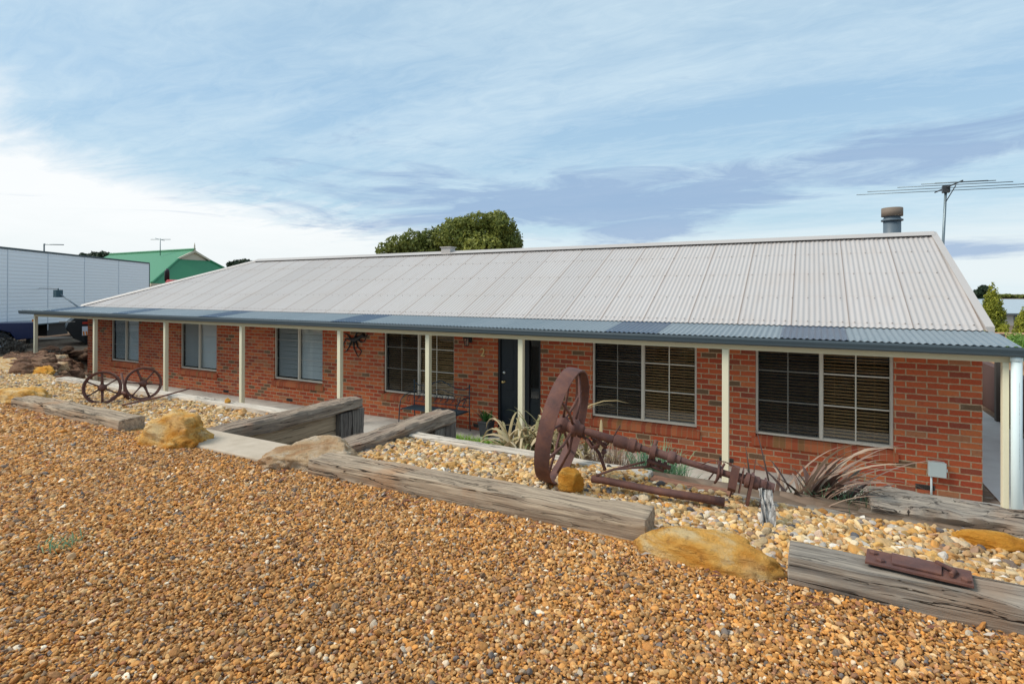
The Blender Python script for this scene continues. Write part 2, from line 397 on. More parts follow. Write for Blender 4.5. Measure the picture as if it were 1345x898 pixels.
# clouds laid out on a layer overhead: direction divided by height
dzz = W.math('ADD', W.math('MAXIMUM', dz, 0.0), .10)
plane = W.comb(W.math('DIVIDE', dx, dzz), W.math('DIVIDE', dy, dzz), 0.0)
az = W.math('ARCTAN2', dx, dy)      # 0 = +Y, negative to the left
el = W.math('ARCTANGENT', W.math('DIVIDE', dz, W.math('SQRT', W.math('ADD', W.math('MULTIPLY', dx, dx), W.math('MULTIPLY', dy, dy)))))
def blob(a0, e0, wa, we, tilt=0.0):
    a = W.math('SUBTRACT', az, a0); e = W.math('SUBTRACT', W.math('SUBTRACT', el, e0), W.math('MULTIPLY', a, tilt))
    q = W.math('ADD', W.math('POWER', W.math('ABSOLUTE', W.math('DIVIDE', a, wa)), 2.0), W.math('POWER', W.math('ABSOLUTE', W.math('DIVIDE', e, we)), 2.0))
    return W.math('POWER', 2.718, W.math('MULTIPLY', q, -1.0))
nz1 = W.noise(W.mapv(plane, (.55, 1.7, 1), (0, 0, 0), (0, 0, R(-35))), 1.0, 9, .60, .5)
nz2 = W.noise(W.mapv(plane, (.9, 2.4, 1), (4, 7, 0), (0, 0, R(-20))), 1.3, 8, .62, .9)
nz3 = W.noise(W.mapv(W.comb(az, el, 0.0), (2.4, 15, 1), (1, 2, 0)), 1.6, 10, .66, .9)
nishi = W.mix(1.0, sk.outputs[0], (.09, .09, .09), 'MULTIPLY')
base = W.mix(.80, nishi, W.ramp(el, [(0, (.62,.76,.82)), (.12, (.43,.60,.71)), (.30, (.34,.52,.69)), (.55, (.40,.56,.69)), (.9, (.45,.58,.69))]))
# thin high cloud
fine = W.noise(W.mapv(plane, (1.6, 3.4, 1), (9, 2, 0), (0, 0, R(-28))), 2.6, 10, .68, 1.2)
c = W.mix(W.math('MULTIPLY', W.math('SUBTRACT', W.math('ADD', W.math('MULTIPLY', nz1, .7), W.math('MULTIPLY', fine, .3)), .41), 2.7, clamp=True), base, (.56,.68,.75))
# bright bank low on the left
br = W.math('ADD', blob(-1.38, .10, .40, .20, -.30), W.math('MULTIPLY', blob(-.95, .05, .5, .10, 0), .8))
brm = W.math('MULTIPLY', W.math('SUBTRACT', W.math('ADD', br, W.math('MULTIPLY', W.math('SUBTRACT', nz2, .5), .9)), .30), 2.6, clamp=True)
c = W.mix(W.math('MULTIPLY', brm, .9), c, (.80,.81,.81))
# pale band near horizon
hz = W.math('MULTIPLY', W.math('SUBTRACT', W.math('ADD', blob(-.2, .04, 2.5, .075), W.math('MULTIPLY', W.math('SUBTRACT', nz3, .5), 1.1)), .25), 1.6, clamp=True)
c = W.mix(W.math('MULTIPLY', hz, .75), c, (.69,.74,.75))
# slate-blue streaks on the right and centre
dk = W.math('ADD', W.math('ADD', blob(.02, .19, .45, .042, .10), W.math('MULTIPLY', blob(-.62, .17, .34, .07, .02), .75)), W.math('MULTIPLY', blob(.12, .06, .25, .018, 0), .9))
dk = W.math('ADD', dk, W.math('MULTIPLY', blob(-.30, .10, .18, .03, .1), .6))
dkm = W.math('MULTIPLY', W.math('SUBTRACT', W.math('ADD', dk, W.math('MULTIPLY', W.math('SUBTRACT', nz3, .5), 2.4)), .34), 2.2, clamp=True)
c = W.mix(W.math('MULTIPLY', dkm, .75), c, (.24,.35,.53))
bg = W.n('ShaderNodeBackground', i_Strength=1.0); W.l(c, bg.inputs[0])
W.l(bg.outputs[0], W.n('ShaderNodeOutputWorld').inputs[0])
S.view_settings.view_transform = 'Standard'; S.view_settings.look = 'None'; S.view_settings.exposure = 0.33; S.view_settings.gamma = 1

# ------------------------------------------------------------------ terrain
def sst(a, b, x):
    t = min(1, max(0, (x-a)/(b-a))); return t*t*(3-2*t)
def H(x, y):
    zu = 1.36 + (.62 - 1.36) * sst(13, 27, -x)          # upper level, falls away to the left
    if y < -6.42 and x > -40: zu = max(zu, 1.43 - .8*sst(14, 30, -x))
    if x > 4: zu *= 1
    lo = 0.0
    if -5.45 < x < 12 and y < -4.3: lo = 1.08
    yb = -5.03 if x > -12.6 else -5.03 + (-12.6 - x) * .42
    yb = min(yb, -1.0)
    if -7.16 < x < -5.66 and y > -6.20:                   # stair pit
        return 0.0
    ex = .06 if x > -12.6 else 1.3
    s = min(max(0, min(1, (y - yb + (0 if x > -12.6 else .4)) / ex)), sst(-26.2, -24.9, x))
    z = zu * (1-s) + lo * s
    if x < -24.9 and y > -1: z = (1-sst(-26.2, -24.9, x)) * .62
    if y > 9: z = z + .5*sst(9, 13, y)*(1 - sst(-20, -30, x)) if x > -20 else z
    return z
xs = [-3000,-800,-250,-120,-70,-50,-42,-36,-32,-30,-28.5,-27.5] + [round(-27+.25*i,3) for i in range(80)] + [-7.17,-7.15,-6.5,-6,-5.67,-5.65,-5.46,-5.44] + [-5+.5*i for i in range(24)] + [8,10,14,20,35,70,150,400,1200,3000]
ys = [-3000,-600,-150,-50,-25,-15,-11,-9,-8,-7.2] + [-6.43,-6.41,-6.21,-6.19,-5.8,-5.4,-5.1,-5.035,-4.96,-4.7,-4.4,-4.31,-4.29,-3.9] + [round(-3.4+.3*i,3) for i in range(22)] + [4,6,8,9,9.5,10,10.5,11,11.5,12,13,15,18,25,35,50,80,150,300,800,3000]
xs = sorted(set(xs)); ys = sorted(set(ys))
g = MB(); nx = len(xs)
for yy in ys:
    for xx in xs:
        z = H(xx, yy)
        if abs(xx) < 28 and -5 < yy < 15 and xx < -13: z += .06*noise.noise(V((xx*1.3, yy*1.3, 0)))*(1 if z > .05 else 0)
        g.v.append((xx, yy, z - .012))
for j in range(len(ys)-1):
    for i in range(nx-1):
        a = j*nx+i; g.f.append((a, a+1, a+nx+1, a+nx)); g.m.append(0); g.s.append(False)
tag(g.build('ground', M['earth']), kind='structure')

def sheet(name, pts, z, mat, label=None, th=.0):
    m = MB()
    m.add([(x, y, z) for x, y in pts], [tuple(range(len(pts)))])
    return tag(m.build(name, mat), kind='structure')
sheet('gravel_driveway', [(-14, -16), (6, -16), (6, -6.44), (-14, -6.44)], 1.436, M['gravel'])
m = MB(); m.box((-12.6, -6.43, 1.20), (-7.22, -5.2, 1.345)); m.box((-5.47, -6.43, 1.20), (6, -5.2, 1.345))
m.add([(-12.6,-6.43,1.345),(-12.6,-5.1,1.345),(-17.5,-4.0,1.345),(-20,-5.5,1.25),(-18,-6.43,1.33)], [(0,4,3,2,1)])
tag(m.build('garden_bed', M['bedbase']), kind='structure')
# verandah slab and concrete surrounds
m = MB(); m.box((-23.3, -1.28, -.3), (-8.6, 0, 0.0)); m.box((-8.6, -.80, -.3), (-6.2, 0, 0.0)); m.box((-6.2, -1.45, -.3), (.2, 0, 0.0))
m.box((-16, -4.9, -.3), (-8.6, -1.29, -.002)); m.box((-8.59, -4.9, -.3), (-6.21, -1.9, -.002)); 
tag(m.build('concrete_path', M['conc']), kind='structure')
m = MB(); m.box((.21, -3.6, -.3), (1.58, 14, -.004)); m.box((1.60, -3.6, -.3), (6, 4.6, -.006)); m.box((-6.2, -3.6, -.3), (.2, -1.46, -.006))
tag(m.build('side_path', M['conc_path']), kind='structure')
# hills far away on the right and behind
m = MB()
N = 90
for k in range(N+1):
    a = R(-80 + 150*k/N); r0 = 1500
    hh = 26 + 9*noise.noise(V((k*.14, 3, 0))) + 3*noise.noise(V((k*.6, 5, 0)))
    for rr, h in ((r0, 0), (r0+150, hh*.6), (r0+350, hh*.8), (r0+900, 0)):
        m.v.append((rr*math.sin(a), rr*math.cos(a), h - 22))
for k in range(N):
    for j in range(3):
        a = k*4+j; m.f.append((a, a+4, a+5, a+1)); m.m.append(0); m.s.append(True)
hm = NT('far_hills'); p = hm.pos()
M['hills'] = hm.bsdf(hm.ramp(hm.noise(p, .02, 6, .7), [(.4, (.10,.14,.15)), (.6, (.20,.22,.17))]), .9)
tag(m.build('hills', M['hills']), kind='structure')

# ------------------------------------------------------------------ the house
house = thing('brick_house', 'long low red brick house with cream corrugated roof and blue-grey verandah roof', 'house', (-11.5, 0, 0))
XL, XR, YB = -23.25, 0.0, 6.4
WT = 2.10   # opening head
WINS = [  # x0, x1, z0, kind
    (-21.79, -20.20, .585, 'small'), (-18.04, -16.36, .585, 'small'), (-14.02, -12.30, .585, 'small'),
    (-10.39, -8.50, .565, 'big'), (-5.49, -3.67, .555, 'big'), (-2.78, -.98, .565, 'big')]
DOOR = (-7.46, -6.52)
wb = MB(); x = XL; T = .11; TOP = 2.26
ops = sorted([(w[0], w[1], w[2]) for w in WINS] + [(DOOR[0], DOOR[1], .02)])
for a, b, z0 in ops:
    wb.box((x, 0, -.3), (a, T, TOP)); wb.box((a, 0, -.3), (b, T, z0 - .10 if z0 > .1 else z0)); wb.box((a, 0, WT), (b, T, TOP)); x = b
wb.box((x, 0, -.3), (XR, T, TOP))
wb.box((XL, T, -.3), (XL+T, YB, TOP)); wb.box((XL+T, YB-T, -.3), (XR-T, YB, TOP))
wb.hexa([(XR-T,T,-.3),(XR,T,-.3),(XR,YB,-.3),(XR-T,YB,-.3),(XR-T,T,TOP),(XR,T,TOP),(XR,YB,TOP),(XR-T,YB,TOP)])
wb.add([(XR-.01,.0,TOP),(XR-.01,3.2,3.74),(XR-.01,YB,TOP),(XR-T,.0,TOP),(XR-T,3.2,3.74),(XR-T,YB,TOP)], [(0,2,1),(3,4,5)])
wb.build('wall', M['brick'], house)

def window(x0, x1, z0, kind, idx):
    fr = MB(); ft = .032; y0, y1 = .035, .095
    fr.box((x0, y0, z0), (x1, y1, z0+ft)); fr.box((x0, y0, WT-ft), (x1, y1, WT))
    fr.box((x0, y0, z0+ft), (x0+ft, y1, WT-ft)); fr.box((x1-ft, y0, z0+ft), (x1, y1, WT-ft))
    xm = (x0+x1)/2; fr.box((xm-.022, y0-.004, z0+ft), (xm+.022, y1, WT-ft))
    fo = fr.build('window', M['alu'], house, .003)
    # sliding sash stiles and glazing bars
    sa = MB(); mt = .009
    for s0, s1, yy in ((x0+ft, xm-.022, .058), (xm+.022, x1-ft, .070)):
        sa.box((s0, yy-.012, z0+ft), (s0+.010, yy+.012, WT-ft)); sa.box((s1-.010, yy-.012, z0+ft), (s1, yy+.012, WT-ft))
        sa.box((s0+.010, yy-.012, z0+ft), (s1-.010, yy+.012, z0+ft+.012)); sa.box((s0+.010, yy-.012, WT-ft-.012), (s1-.010, yy+.012, WT-ft))
        zs = [z0+ft+.03+(WT-z0-2*ft-.06)*k/3 for k in (1, 2)]; c = (s0+s1)/2
        if kind == 'big':
            sa.box((c-mt, yy-.016, z0+ft+.013), (c+mt, yy-.0125, WT-ft-.013))
            for z in zs:
                sa.box((s0+.011, yy-.016, z-mt), (c-mt, yy-.0125, z+mt)); sa.box((c+mt, yy-.016, z-mt), (s1-.011, yy-.0125, z+mt))
        else:
            for z in zs: sa.box((s0+.011, yy-.016, z-.004), (s1-.011, yy-.0125, z+.004))
    sa.build('sash', M['alu'], fo)
    gl = MB()
    gl.box((x0+ft+.011, .060, z0+ft+.013), (xm-.022-.011, .064, WT-ft-.013)); gl.box((xm+.022+.011, .072, z0+ft+.013), (x1-ft-.011, .076, WT-ft-.013))
    gl.build('pane', M['glass'], fo)
    sc = MB(); sc.box((x0+ft+.001, .0365, z0+ft+.001), (xm-.023, .0370, WT-ft-.001)); 
    sc.build('fly_screen', M['screen'] if kind == 'big' else M['screen_thin'], fo)
    # venetian blind: separate slats; tilt differs between windows
    bl = MB(); sp = .048 if kind == 'big' else .040; n = int((WT-z0-.12)/sp); w = .046 if kind == 'big' else .038
    tilt = {0: R(62), 1: R(70), 2: R(58), 3: R(30), 4: R(20), 5: R(18)}[idx]
    for half in ((x0+.05, xm-.012), (xm+.012, x1-.05)):
        for k in range(n+1):
            z = z0 + .08 + k*sp; dy, dzv = math.cos(tilt)*w/2, math.sin(tilt)*w/2
            b0 = .122 + .002*math.sin(k*1.7); j = .004*math.sin(k*2.3+idx)
            y_a, y_b = b0-dy, b0+dy; za, zb = z-dzv, z+dzv
            bl.hexa([(half[0],y_a,za),(half[1],y_a,za+j),(half[1],y_b,zb+j),(half[0],y_b,zb),
                     (half[0],y_a,za+.003),(half[1],y_a,za+.003+j),(half[1],y_b,zb+.003+j),(half[0],y_b,zb+.003)])
        for q in (.2, .8):
            xx = half[0]+(half[1]-half[0])*q; bl.box((xx-.001, .098, z0+.08), (xx+.001, .099, WT-.05))
    bl.build('blind', M['blind_brown' if kind == 'big' else 'blind_white'], fo)
    if idx == 1:      # pale curtain behind the left sash
        cu = MB(); pts = 60
        for k in range(pts+1):
            xx = x0+.06+(x1-x0-.12)*k/pts; yy = .24+.018*math.sin(k*1.3)
            cu.v += [(xx, yy, z0+.05), (xx, yy, WT-.05)]
        for k in range(pts): cu.f.append((2*k, 2*k+2, 2*k+3, 2*k+1)); cu.m.append(0); cu.s.append(True)
        cu.build('curtain', M['curtain'], fo)
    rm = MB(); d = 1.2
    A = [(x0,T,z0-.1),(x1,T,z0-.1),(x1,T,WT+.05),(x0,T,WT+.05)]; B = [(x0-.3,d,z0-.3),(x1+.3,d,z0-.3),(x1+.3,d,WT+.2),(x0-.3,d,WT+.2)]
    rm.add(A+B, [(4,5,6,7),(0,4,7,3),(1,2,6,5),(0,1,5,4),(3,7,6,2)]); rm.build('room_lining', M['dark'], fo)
    si = MB(); n = max(1, round((x1-x0+.10)/.086)); 
    si.hexa([(x0-.055,-.035,z0-.175),(x1+.055,-.035,z0-.175),(x1+.055,.10,z0-.11),(x0-.055,.10,z0-.11),
             (x0-.055,-.035,z0-.06),(x1+.055,-.035,z0-.06),(x1+.055,.10,z0-.004),(x0-.055,.10,z0-.004)])
    si.build('sill', M['sill'], fo, .006)
for i, (a, b, z0, k) in enumerate(WINS): window(a, b, z0, k, i)

# entry door with sidelight
d = MB(); a, b = DOOR; y = .05
d.box((a, .02, .02), (a+.045, .10, WT)); d.box((b-.045, .02, .02), (b, .10, WT)); d.box((a+.045, .02, WT-.04), (b-.045, .10, WT)); 
xm = a + .045 + .60
d.box((xm, .02, .02), (xm+.04, .10, WT-.04))
dfr = d.build('door_frame', M['black'], house)
d = MB(); d.box((a+.047, .055, .04), (xm-.002, .095, WT-.042))
for z0, z1 in ((.18, .72), (.86, 1.30), (1.44, 1.98)):
    for x0, x1 in ((a+.13, a+.32), (a+.37, xm-.08)):
        d.box((x0, .048, z0), (x1, .0545, z1))
do = d.build('door', M['door'], dfr, .004)
d = MB(); d.lathe((a+.115, .055, 1.02), (0,-1,0), [(.0,0),(.028,.0),(.028,.008),(.012,.012),(.012,.035),(.028,.042),(.030,.06),(.018,.072),(0,.074)], 18); d.build('handle', M['brass'], do)
d = MB(); d.lathe((a+.115, .055, 1.20), (0,-1,0), [(.0,0),(.030,.0),(.030,.010),(.016,.018),(0,.020)], 18); d.build('deadlock', M['steel'], do)
d = MB(); d.box((xm+.042, .06, .04), (b-.047, .085, .74)); d.box((xm+.042, .052, .12), (b-.047, .0595, .66)); d.build('sidelight_panel', M['door'], dfr)
d = MB(); d.box((xm+.042, .062, .745), (b-.047, .068, WT-.042)); d.build('sidelight', M['glass'], dfr)
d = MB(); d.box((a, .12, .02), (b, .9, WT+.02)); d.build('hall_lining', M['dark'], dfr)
d = MB(); d.box((a-.03, -.045, .0), (b+.03, .02, .03)); d.build('threshold', M['steel'], dfr)

# vents (dark honeycomb bricks low in the wall)
def brick_vent(x):
    v = MB(); v.box((x, -.006, .060), (x+.22, .004, .128))
    for i in range(9):
        for j in range(3): v.box((x+.014+i*.022, -.010, .068+j*.019), (x+.028+i*.022, -.006, .080+j*.019), 1)
    v.build('brick_vent', [M['brick'], M['black']] if x > -16 and False else [plain_vent, M['black']], house)
plain_vent = plain('vent_clay', (.085,.072,.06), .9)
for x in (-16.05, -13.55, -8.02, -3.32, -.73): brick_vent(x)

# roof
ZJ, YJ, ZRG, YRG = 2.29, 0.0, 3.85, 3.2
SL = (ZRG-ZJ)/(YRG-YJ)
XP = -18.87; XH = -23.50      # hip peak and hip foot on the junction line
def corr(mb, x0, x1, ylo, yhi, zf, amp=.0075, pitch=.0762, n=8, mi=0):
    """corrugated sheet: ribs run along y; ylo/yhi functions of x; zf(y)"""
    cnt = max(2, int(round((x1-x0)/pitch*n))); b = len(mb.v)
    for k in range(cnt+1):
        xx = x0+(x1-x0)*k/cnt; w = amp*math.cos(2*math.pi*xx/pitch)
        ya, yb_ = ylo(xx), yhi(xx); mb.v += [(xx, ya, zf(ya)+w), (xx, yb_, zf(yb_)+w)]
    for k in range(cnt):
        a = b+2*k; mb.f.append((a, a+2, a+3, a+1)); mb.m.append(mi); mb.s.append(True)
def hip_y(x): return YRG if x > XP else max(0.0, (x-XH)/(XP-XH)*YRG)
XG = .02
gable_x = lambda y: .06 - .10*(y/YRG)
rf = MB()
corr(rf, XH, -.06, lambda x: -.05 if x > XH+.06 else 0, lambda x: hip_y(x), lambda y: ZJ + .02 + SL*y)
corr(rf, -.06, XG+.03, lambda x: -.05, lambda x: max(-.04, min(YRG, YRG*(.07-x)/.13+.4)), lambda y: ZJ + .02 + SL*y)
# rear slope and hip end
YE = 2*YRG
corr(rf, XH-.3, XG, lambda x: YRG if x > XP else YE-max(0, hip_y(x)), lambda x: YE+.3, lambda y: ZRG+.02 - SL*(y-YRG), n=4)
rf.add([(XP,YRG,ZRG+.01),(XH,0,ZJ+.01),(XH-.1,-.0,ZJ-.02),(XH-.1,YE,ZJ-.02),(XH,YE,ZJ+.01)], [(0,4,3,2,1)])
roof = rf.build('roof', M['roof'], house)
# screws
sc = MB()
def screw(x, y, z, r=.014):
    b = [(x+r*math.cos(t), y+r*math.sin(t), z) for t in (0, 1.57, 3.14, 4.71)]
    sc.add(b+[(x, y, z+.010)], [(0,1,4),(1,2,4),(2,3,4),(3,0,4)])
k = 0; xx = math.ceil(XH/.0762)*.0762
while xx < 0:
    k += 1
    for j, yy in enumerate((.06, .78, 1.62, 2.44, 3.02)):
        if hip_y(xx) > yy+.1 and (k*7+j*3) % (2 if j in (0,) else 3) == 0: screw(xx, yy, ZJ+.02+SL*yy+.0095)
    xx += .0762
o = sc.build('roof_screws', plain('screw_heads', (.16,.12,.10), .6), roof); o['kind'] = 'stuff'
# ridge cap, hip cap, gable barge capping
rc = MB()
def cap_line(p, q, w=.13, drop=.05, mi=0):
    p, q = V(p), V(q); t = (q-p).normalized(); sd = t.cross(V((0,0,1))).normalized()
    prof = [(-w, -drop), (-.05, .012), (-.02, .030), (.02, .030), (.05, .012), (w, -drop)]
    b = len(rc.v)
    for P in (p, q):
        for s_, h_ in prof: rc.v.append(tuple(P + sd*s_ + V((0,0,h_))))
    for i in range(5): rc.f.append((b+i, b+i+1, b+i+7, b+i+6)); rc.m.append(mi); rc.s.append(False)
cap_line((XP-.05, YRG, ZRG+.045), (-.02, YRG, ZRG+.045), .16, .055)
cap_line((XP, YRG, ZRG+.040), (XH-.02, -.05, ZJ+.035), .09, .045)
cap_line((XP, YRG, ZRG+.045), (XH-.02, YE+.05, ZJ+.04), .13, .055)
rc.build('ridge_capping', M['cap'], roof)
bc = MB()
for (y0, z0, y1, z1) in ((-.06, ZJ+.035, YRG, ZRG+.05), (YRG, ZRG+.05, YE+.3, ZJ-.08)):
    xa, xb = gable_x(max(0,min(YRG, y0 if y0 < YRG else YE-y0))), gable_x(max(0,min(YRG, y1 if y1 <= YRG else YE-y1)))
    bc.hexa([(xa-.04,y0,z0-.005),(xa+.05,y0,z0-.16),(xb+.05,y1,z1-.16),(xb-.04,y1,z1-.005),(xa-.04,y0,z0+.014),(xa+.055,y0,z0+.014),(xb+.055,y1,z1+.014),(xb-.04,y1,z1+.014)])
bc.build('barge_capping', M['cap'], roof)
vb = MB(); vb.box((-11.05, YRG-.12, ZRG-.05), (-10.75, YRG+.12, ZRG+.17)); vb.box((-11.08, YRG-.15, ZRG+.17), (-10.72, YRG+.15, ZRG+.19)); vb.build('roof_vent', M['cap'], roof)
# verandah roof
YG, ZG = -1.07, 2.16
SLV = (ZJ-.012-ZG)/(-YG)
zv = lambda y: ZG + SLV*(y-YG)
skyl = [(-23.60,-22.84), (-19.51,-18.75), (-15.45,-14.78), (-10.87,-10.10), (-4.86,-4.09), (-2.37,-1.60)]
XV0, XV1 = -25.17, .13
vr = MB(); x = XV0
lo = lambda x_: YG
hi = lambda x_: min(.10, YG + (x_-XV0)/(XH-XV0)*(-YG)) if x_ < XH else .10
for a, b in skyl:
    corr(vr, x, a, lo, hi, zv, .008); x = b
corr(vr, x, XV1-.15, lo, hi, zv, .008)
corr(vr, XV1-.15, XV1, lo, lambda x_: .10-1.0*(x_-XV1+.15)/.6, zv, .008)
# left return of the verandah
vr.add([(XV0,YG,ZG),(XH,.0,ZJ),(XH,YE,ZJ),(XV0,YE+1,ZG)], [(0,1,2,3)])
vro = vr.build('verandah_roof', M['blue'], house)
for a, b in skyl:
    s_ = MB(); corr(s_, a-.02, b+.02, lo, hi, lambda y: zv(y)+.004, .008); tag(s_.build('skylight_sheet', M['sky_sheet'], vro), 'darker blue translucent corrugated sheet')
sc = MB(); k = 0; xx = math.ceil(XV0/.0762)*.0762
while xx < XV1-.05:
    k += 1
    if k % 4 == 0:
        screw(xx, YG+.10, zv(YG+.10)+.011)
    if k % 5 == 0 and xx > XH: screw(xx, -.30, zv(-.30)+.011)
    xx += .0762
o = sc.build('verandah_screws', M['steel'], vro); o['kind'] = 'stuff'
gt = MB()   # quad gutter profile extruded along x
prof = [(YG+.05, ZG-.02), (YG+.05, 2.045), (YG-.035, 2.045), (YG-.060, 2.065), (YG-.060, 2.085), (YG-.068, 2.125), (YG-.060, 2.150), (YG-.045, 2.152), (YG-.045, 2.142)]
b = len(gt.v)
for X in (XV0-.05, XV1+.06):
    for (yy, zz) in prof: gt.v.append((X, yy, zz))
for i in range(len(prof)-1): gt.f.append((b+i, b+i+1, b+i+1+len(prof), b+i+len(prof))); gt.m.append(0); gt.s.append(False)
gt.f.append(tuple(range(b, b+len(prof)-1))); gt.m.append(0); gt.s.append(False)
gt.f.append(tuple(range(b+2*len(prof)-2, b+len(prof)-1, -1))); gt.m.append(0); gt.s.append(False)
gt.box((XV0-.06, YG+.05, 2.05), (XV0+.0, YE+1, 2.15))
gt.box((XV0, YG+.02, ZG-.03), (XV1, YG+.048, ZG-.008))
gt.build('gutter', M['gutter'], house)
bm_ = MB(); bm_.box((-24.5, -.985, 1.965), (.13, -.915, 2.10)); bm_.box((-24.5, -.914, 1.97), (-24.42, 6.8, 2.09))
bm_.box((.03, -.914, 2.02), (.10, -.01, 2.12))
bm_.build('verandah_beam', M['beam'], house)
st = MB(); st.box((-24.4, -.9, 2.125), (.0, .0, 2.14)); st.build('verandah_ceiling', plain('grey_batten', (.35,.33,.30), .8), house)
PX = [(-24.46, .22), (-20.69, 0), (-17.08, 0), (-13.95, 0), (-10.75, 0), (-8.44, 0), (-6.44, 0), (-3.10, 0), (.005, 0)]
for i, (x, z0) in enumerate(PX):
    hwp = .030 if i == 8 else .045
    q = MB(); q.box((x-hwp, -.992, z0), (x+hwp, -.902, 1.965)); q.box((x-hwp-.005, -1.0, 0 if z0 == 0 else z0), (x+hwp+.005, -.895, .02+z0))
    q.build('verandah_post', M['post'], house, .004)
DX = .088
dp = MB(); dp.tube([(DX, -1.04, -.1), (DX, -1.04, 2.05)], .052, 20); dp.tube([(DX,-1.04,1.99),(DX,-1.04,2.05)], .058, 20)
M['pvc'] = plain('white_pvc', (.72,.82,.82), .3, dirt=.08)
dpo = dp.build('downpipe', M['pvc'], house)
pr = MB(); rr = random.Random(3); z = .75; pv = []; pf = []
while z < 1.75:      # a faint unreadable line of fine print running up the pipe, one joined strip with notches
    w_ = rr.uniform(.003, .008); x0_, x1_ = R(12), R(12+rr.uniform(2.2, 4.5))
    for a_ in (x0_, x1_):
        for zz in (z, z+w_): pv.append((DX+.0524*math.sin(a_), -1.04-.0524*math.cos(a_), zz))
    z += w_ + rr.uniform(.003, .006)
for k in range(len(pv)//4): pf.append((4*k, 4*k+2, 4*k+3, 4*k+1))
pr.add(pv, pf); o = pr.build('pipe_print', plain('faint_ink', (.22,.25,.25), .6), dpo); o['kind'] = 'stuff'
# house number
cu = bpy.data.curves.new('house_number', 'FONT'); cu.body = '2'; cu.size = .24; cu.extrude = .006; cu.bevel_depth = .001; cu.materials.append(M['brass'])
tmp = bpy.data.objects.new('tmp_text', cu); COL.objects.link(tmp); bpy.context.view_layer.update()
me_ = bpy.data.meshes.new_from_object(tmp.evaluated_get(bpy.context.evaluated_depsgraph_get())); bpy.data.objects.remove(tmp)
ho = bpy.data.objects.new('house_number', me_); link(ho, house); ho.location = (-7.86+11.5, -.012, 1.50); ho.rotation_euler = (R(90), 0, 0)

# flue on the roof
fl = thing('chimney_flue', 'round grey metal flue with tan cowl rising behind the ridge near the gable', 'chimney', (-.51, 4.6, 3.2))
q = MB(); q.tube([(-.51,4.6,3.1),(-.51,4.6,4.36)], .160, 24); q.lathe((-.51,4.6,4.30), (0,0,1), [(.16,0),(.20,0),(.20,.03),(.15,.05),(.15,.10)], 24); q.build('flue_pipe', plain('grey_flue', (.10,.135,.165), .5), fl)
q = MB(); q.tube([(-.51,4.6,4.40),(-.51,4.6,4.56)], .195, 24); q.lathe((-.51,4.6,4.56), (0,0,1), [(.195,0),(.19,.015),(0,.03)], 24); q.build('cowl', plain('tan_cowl', (.20,.155,.12), .7), fl)

# television aerial
an = thing('tv_aerial', 'tall television aerial with wide horizontal rods behind the right end of the roof', 'aerial', (.36, 4.5, 2.2))
AM = plain('aerial_metal', (.20,.25,.27), .4, .5)
q = MB(); q.tube([(.30,4.5,2.2),(.33,4.5,3.7),(.38,4.5,4.93)], .024, 10); q.box((.27,4.46,3.55),(.37,4.54,3.66)); q.build('mast', AM, an)
dirE = V((1.84,.31,0)).normalized(); bd = V((.31,-1.84,0)).normalized(); c0 = V((.38,4.5,4.93))
q = MB(); q.tube([c0-bd*.55-V((0,0,.02)), c0+bd*.75-V((0,0,.02))], .014, 8); q.tube([c0+V((0,0,-.30)), c0+bd*.45+V((0,0,-.06))], .010, 6); q.box(tuple(c0+V((-.06,-.06,-.12))), tuple(c0+V((.06,.06,.02)))); q.build('boom', plain('aerial_boom', (.05,.055,.06), .5), an)
for off, L, dzv in ((-.5, 1.55, 0), (-.15, 1.42, .0), (.2, .95, 0), (.45, .60, 0), (.62, .42, -.02), (.72, .36, -.04)):
    c_ = c0+bd*off+V((0,0,dzv)); q = MB(); q.tube([c_-dirE*L*.94, c_+dirE*L*1.06], .0085, 6); q.build('rod', AM, an)

# wall things
ml = thing('wall_lamp', 'black carriage lamp fixed to the brick wall between the front door and the number', 'lamp', (-8.10, -.1, 1.8))
ml['label'] = 'black lantern on the brick wall just left of the front door'
q = MB(); q.box((-8.14,-.02,1.76),(-8.06,-.001,1.96)); q.tube([(-8.10,-.02,1.93),(-8.10,-.10,1.98),(-8.10,-.14,1.93)], .010, 8); q.build('bracket', M['black'], ml)
q = MB(); q.lathe((-8.10,-.14,1.70), (0,0,1), [(0,0),(.03,.0),(.045,.01),(.045,.016),(.0,.017)], 6, 0, False); q.lathe((-8.10,-.14,1.86), (0,0,1), [(.085,0),(.07,.02),(.02,.055),(.012,.08),(0,.082)], 6, 0, False)
for k in range(6):
    a = 2*math.pi*k/6; q.tube([(-8.10+.043*math.cos(a),-.14+.043*math.sin(a),1.715),(-8.10+.075*math.cos(a),-.14+.075*math.sin(a),1.862)], .005, 5)
q.build('lantern', M['black'], ml)
q = MB(); q.lathe((-8.10,-.14,1.718), (0,0,1), [(.036,0),(.066,.14)], 6, 0, False); q.build('lantern_glass', M['glass'], ml)

